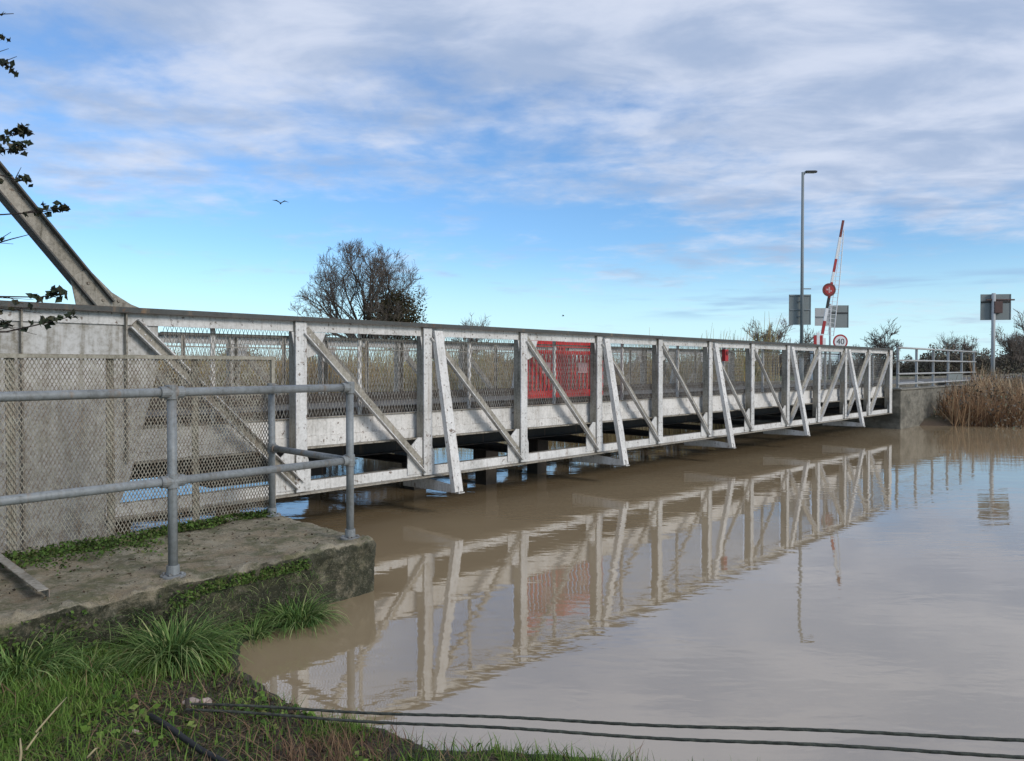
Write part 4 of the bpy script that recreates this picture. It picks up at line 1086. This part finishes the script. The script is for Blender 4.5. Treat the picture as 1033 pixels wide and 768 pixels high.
# ------------------------------------------------------------------ trees
def grow(seed, H, spread, levels=5, nlimb=9, trunk_r=0.32, fork=0.22, kids=(5, 5, 4, 4), up=0.35, tw=0.012, dome=None):
    rd_ = random.Random(seed); wood = MB(); crown = MB()
    def branch(p, d, L, r, lev):
        segs = 4 if lev < 3 else 3
        pts = [p]; rr = [r]; dd = d.copy()
        for i in range(segs):
            dd = (dd + Vector((rd_.gauss(0, .16), rd_.gauss(0, .16), rd_.gauss(0.03, .12) + (0.05 * up if lev < 3 else 0)))).normalized()
            nx_ = pts[-1] + dd * (L / segs)
            if dome is not None:
                cz, rx_, rzu, rzd = dome
                aw = 1 + 0.10 * math.sin(3 * math.atan2(nx_.y, nx_.x) + 1.0) + 0.07 * math.sin(7 * math.atan2(nx_.z - cz, nx_.x)); e = math.hypot(nx_.x, nx_.y) / (rx_ * aw); f_ = (nx_.z - cz) / (rzu if nx_.z > cz else rzd)
                if e * e + f_ * f_ > rd_.uniform(0.80, 1.02): break
            pts.append(nx_); rr.append(max(tw * 0.6, r * (1 - 0.72 * (i + 1) / segs)))
        if len(pts) < 2: return
        segs = len(pts) - 1
        (wood if lev <= 2 else crown).tube(pts, rr, 6 if lev < 2 else (4 if lev < 3 else 3), cap=False)
        if lev >= levels: return
        nk = kids[min(lev, len(kids)) - 1] if lev > 0 else nlimb
        for k in range(nk):
            t = rd_.uniform(0.22, 1.0) if lev > 0 else rd_.uniform(0.1, 1)
            i = min(segs - 1, int(t * segs)); q = pts[i].lerp(pts[i + 1], t * segs - i)
            base_d = (pts[i + 1] - pts[i]).normalized()
            an = rd_.uniform(0.35, 0.95); ax_ = Vector((rd_.gauss(0, 1), rd_.gauss(0, 1), rd_.gauss(0, 1))).cross(base_d).normalized()
            nd = (Matrix.Rotation(an, 3, ax_) @ base_d); nd.z += 0.16; nd.normalize()
            branch(q, nd, L * rd_.uniform(0.42, 0.66), max(tw, rr[i] * 0.55), lev + 1)
    hf = H * fork; tr = [Vector((0, 0, -0.3)), Vector((0.05, 0, hf * 0.5)), Vector((0, 0.05, hf))]
    wood.tube(tr, [trunk_r * 1.25, trunk_r, trunk_r * 0.9], 10)
    for k in range(nlimb):
        az_ = 2 * math.pi * (k + rd_.uniform(-.3, .3)) / nlimb; inc = (rd_.uniform(0.1, 0.35) if k % 3 == 0 else rd_.uniform(0.45, 1.2))
        d = Vector((math.cos(az_) * math.sin(inc) , math.sin(az_) * math.sin(inc), math.cos(inc)))
        Lr = (H - hf) * (0.62 + 0.08 * rd_.random()) if inc < 0.5 else (spread * 0.55 / max(0.6, math.sin(inc)) * rd_.uniform(0.85, 1.05))
        branch(tr[-1] + Vector((0, 0, -0.4 * rd_.random())), d, Lr, trunk_r * 0.5, 1)
    return wood, crown
Y0 = 60.0; TX = wp(366, Y0); gz = float(ground_h(TX, Y0))
big_t = thing('bare_tree', 'large spreading bare winter tree with ivy on its right side behind the bridge', 'tree', (TX, Y0, gz))
wd_, cr_ = grow(5, 12.4, 8.6, 5, 12, 0.30, 0.22, (7, 5, 4, 4), tw=0.013, dome=(4.5, 5.9, 6.7, 2.6))
wd_.build('trunk', M['bark'], big_t, fix=False); cr_.build('crown', M['twig'], big_t, fix=False)
N = 9000; th_ = rng.uniform(0, 2 * np.pi, N); ph = rng.normal(0, 1, (N, 3)); ph /= np.linalg.norm(ph, axis=1)[:, None]; rr_ = rng.random(N) ** 0.45
lump = 1 + 0.28 * np.sin(ph[:, 0] * 5 + 1) * np.sin(ph[:, 2] * 6 + ph[:, 1] * 4) + 0.15 * np.sin(ph[:, 1] * 11 + ph[:, 2] * 9)
pts = ph * rr_[:, None] * lump[:, None] * np.array([2.3, 1.6, 2.3]) + np.array([2.5, -0.4, 4.7])
leaves(pts, 0.12, 'ivy', M['ivy'], big_t)

trees = []
protos = []
for sd_, H_, S_ in ((21, 7, 4.0), (33, 6, 4.2), (47, 8, 3.6)):
    w_, c_ = grow(sd_, H_, S_, 4, 8, 0.16, 0.16, (6, 6, 5), tw=0.028)
    protos.append((w_.mesh('trunk', M['bark'], fix=False), c_.mesh('crown', M['twig'], fix=False), H_))
def far_tree(k, px, Y, Htop, label, group=None, sx=1.0):
    wme, cme, H_ = protos[k]; X = wp(px, Y); g = float(ground_h(X, Y)); sc = (Htop - g) / (H_ * 0.92)
    t = thing('bare_tree', label, 'tree', (X, Y, g), random.uniform(0, 6.28), group); t.scale = (sc * sx, sc * sx, sc)
    for nm, me in (('trunk', wme), ('crown', cme)):
        o = bpy.data.objects.new(nm, me); COL.objects.link(o); o.parent = t
    return t
far_tree(0, 776, 75, 5.8, 'small bare tree on the skyline left of the lamp post')
far_tree(1, 808, 85, 5.2, 'bare tree on the skyline behind the lamp post base')
far_tree(1, 886, 80, 5.5, 'rounded bare tree on the skyline right of the barrier')
far_tree(2, 478, 110, 8.3, 'tiny bare treetop poking above the bridge rail right of the big tree')
far_tree(2, 958, 110, 6.0, 'thin bare tree on the skyline over the right railing')
far_tree(0, 976, 100, 5.2, 'bare tree on the skyline between the railing and the square sign')
far_tree(0, 1022, 75, 5.2, 'bushy bare tree at the right edge of the picture')
far_tree(1, 1045, 78, 6.2, 'bare tree partly cut off by the right edge')

# hedgerow bushes: dense twiggy clumps, several kinds, copied along the skyline
def bush_mesh(seed):
    g = np.random.default_rng(seed); N = 7000
    ph = g.normal(0, 1, (N, 3)); ph /= np.linalg.norm(ph, axis=1)[:, None]; ph[:, 2] = np.abs(ph[:, 2]); r = g.random(N) ** 0.35
    lump = 1 + 0.30 * np.sin(ph[:, 0] * 6 + seed) * np.sin(ph[:, 2] * 7 + ph[:, 1] * 5) + 0.2 * np.sin(ph[:, 1] * 10 + seed * 2)
    p = ph * (r * lump)[:, None] * np.array([2.1, 1.6, 1.35]) + np.array([0, 0, 0.05])
    return p
bprot = []
for k in range(4):
    o = leaves(bush_mesh(k + 3), 0.085, 'crown', M['bush']); 
    m = MB()
    for i in range(46):
        a_ = random.uniform(0, 6.28); L_ = random.uniform(0.8, 1.75); b_ = random.uniform(0.1, 0.75)
        p = Vector((random.gauss(0, 0.8), random.gauss(0, .5), -0.1)); q = p + Vector((math.cos(a_) * math.sin(b_), math.sin(a_) * math.sin(b_), math.cos(b_))) * L_
        m.tube([p, p.lerp(q, .5) + Vector((.05, 0, .03)), q], [0.045, 0.03, 0.012], 3, cap=False)
    bprot.append((o.data, m.mesh('stem', M['twig'], fix=False))); bpy.data.objects.remove(o)
def bush(X, Y, s, sz):
    g = float(ground_h(X, Y)); k = random.randrange(4)
    t = thing('hedge_bush', 'brown winter hedge bush in the long hedgerow across the far fields', 'bush', (X, Y, g - 0.05), random.uniform(0, 6.28), 'hedgerow bushes on the horizon'); t.scale = (s, s, s * sz)
    for nm, me in (('crown', bprot[k][0]), ('stem', bprot[k][1])):
        o = bpy.data.objects.new(nm, me); COL.objects.link(o); o.parent = t
for i in range(62):
    px = -20 + i * 18 + random.uniform(-6, 6); Y = random.uniform(88, 105)
    s = random.uniform(1.2, 1.9) * (1.0 if px > 940 else 0.9) * (0.85 if 560 < px < 740 else 1)
    if abs(px - 366) < 60: continue
    bush(wp(px, Y), Y, s, random.uniform(0.85, 1.3))

# white cottage far right
HX, HY = wp(1031, 92), 92.0; hg = float(ground_h(HX, HY))
hs = thing('cottage', 'small white cottage far off at the right edge behind the reeds', 'house', (HX, HY, hg), R(12))
m = MB(); m.box(-2.2, 4.5, -2, 2, -0.3, 1.55); m.build('wall', M['housewall'], hs)
m = MB(); m.prism([(-2.3, 1.552), (2.3, 1.552), (0, 2.6)], 'x', -2.4, 4.7); rf = m.build('roof', M['roof'], hs)
m = MB(); m.box(3.2, 3.8, -0.3, 0.3, 2.0, 3.2); m.build('chimney', M['roof'], rf)
for x_ in (-1.2, 1.2, 3.2):
    m = MB(); m.box(x_ - 0.4, x_ + 0.4, -2.05, -2.003, 0.4, 1.1); m.build('window', M['glass'], hs)

# ------------------------------------------------------------------ birds
def bird(px, py, Y, span, label, rz=0.0):
    c = at(px, py, Y); b = thing('bird', label, 'bird', tuple(c), rz)
    h = span / 2; m = MB()
    m.tube([(0, -0.22 * span, 0.0), (0, -0.12 * span, 0.01), (0, 0, 0), (0, 0.14 * span, 0), (0, 0.24 * span, 0.005)], [0.006 * span, 0.03 * span, 0.055 * span, 0.035 * span, 0.008 * span], 8)
    for e in (-1, 1):
        m.add([(0, -0.05 * span, 0.02), (e * h * .45, -0.09 * span, 0.16 * span), (e * h, 0.0, 0.10 * span + (0.06 * span if e < 0 else -0.02 * span)), (e * h * .5, 0.06 * span, 0.14 * span), (0, 0.08 * span, 0.02),
               (0, -0.05 * span, 0.035), (e * h * .45, -0.09 * span, 0.175 * span), (e * h * .98, 0.0, 0.105 * span + (0.06 * span if e < 0 else -0.02 * span)), (e * h * .5, 0.06 * span, 0.155 * span), (0, 0.08 * span, 0.035)],
              [(0, 4, 3, 1), (1, 3, 2), (5, 6, 8, 9), (6, 7, 8), (0, 1, 6, 5), (1, 2, 7, 6), (2, 3, 8, 7), (3, 4, 9, 8)])
    m.build('body', M['bird'], b)
bird(284, 206, 45, 0.98, 'dark gull with spread wings flying over the bridge', 0.3)
bird(568, 319, 150, 1.2, 'tiny distant bird just above the bridge rail', 1.2)
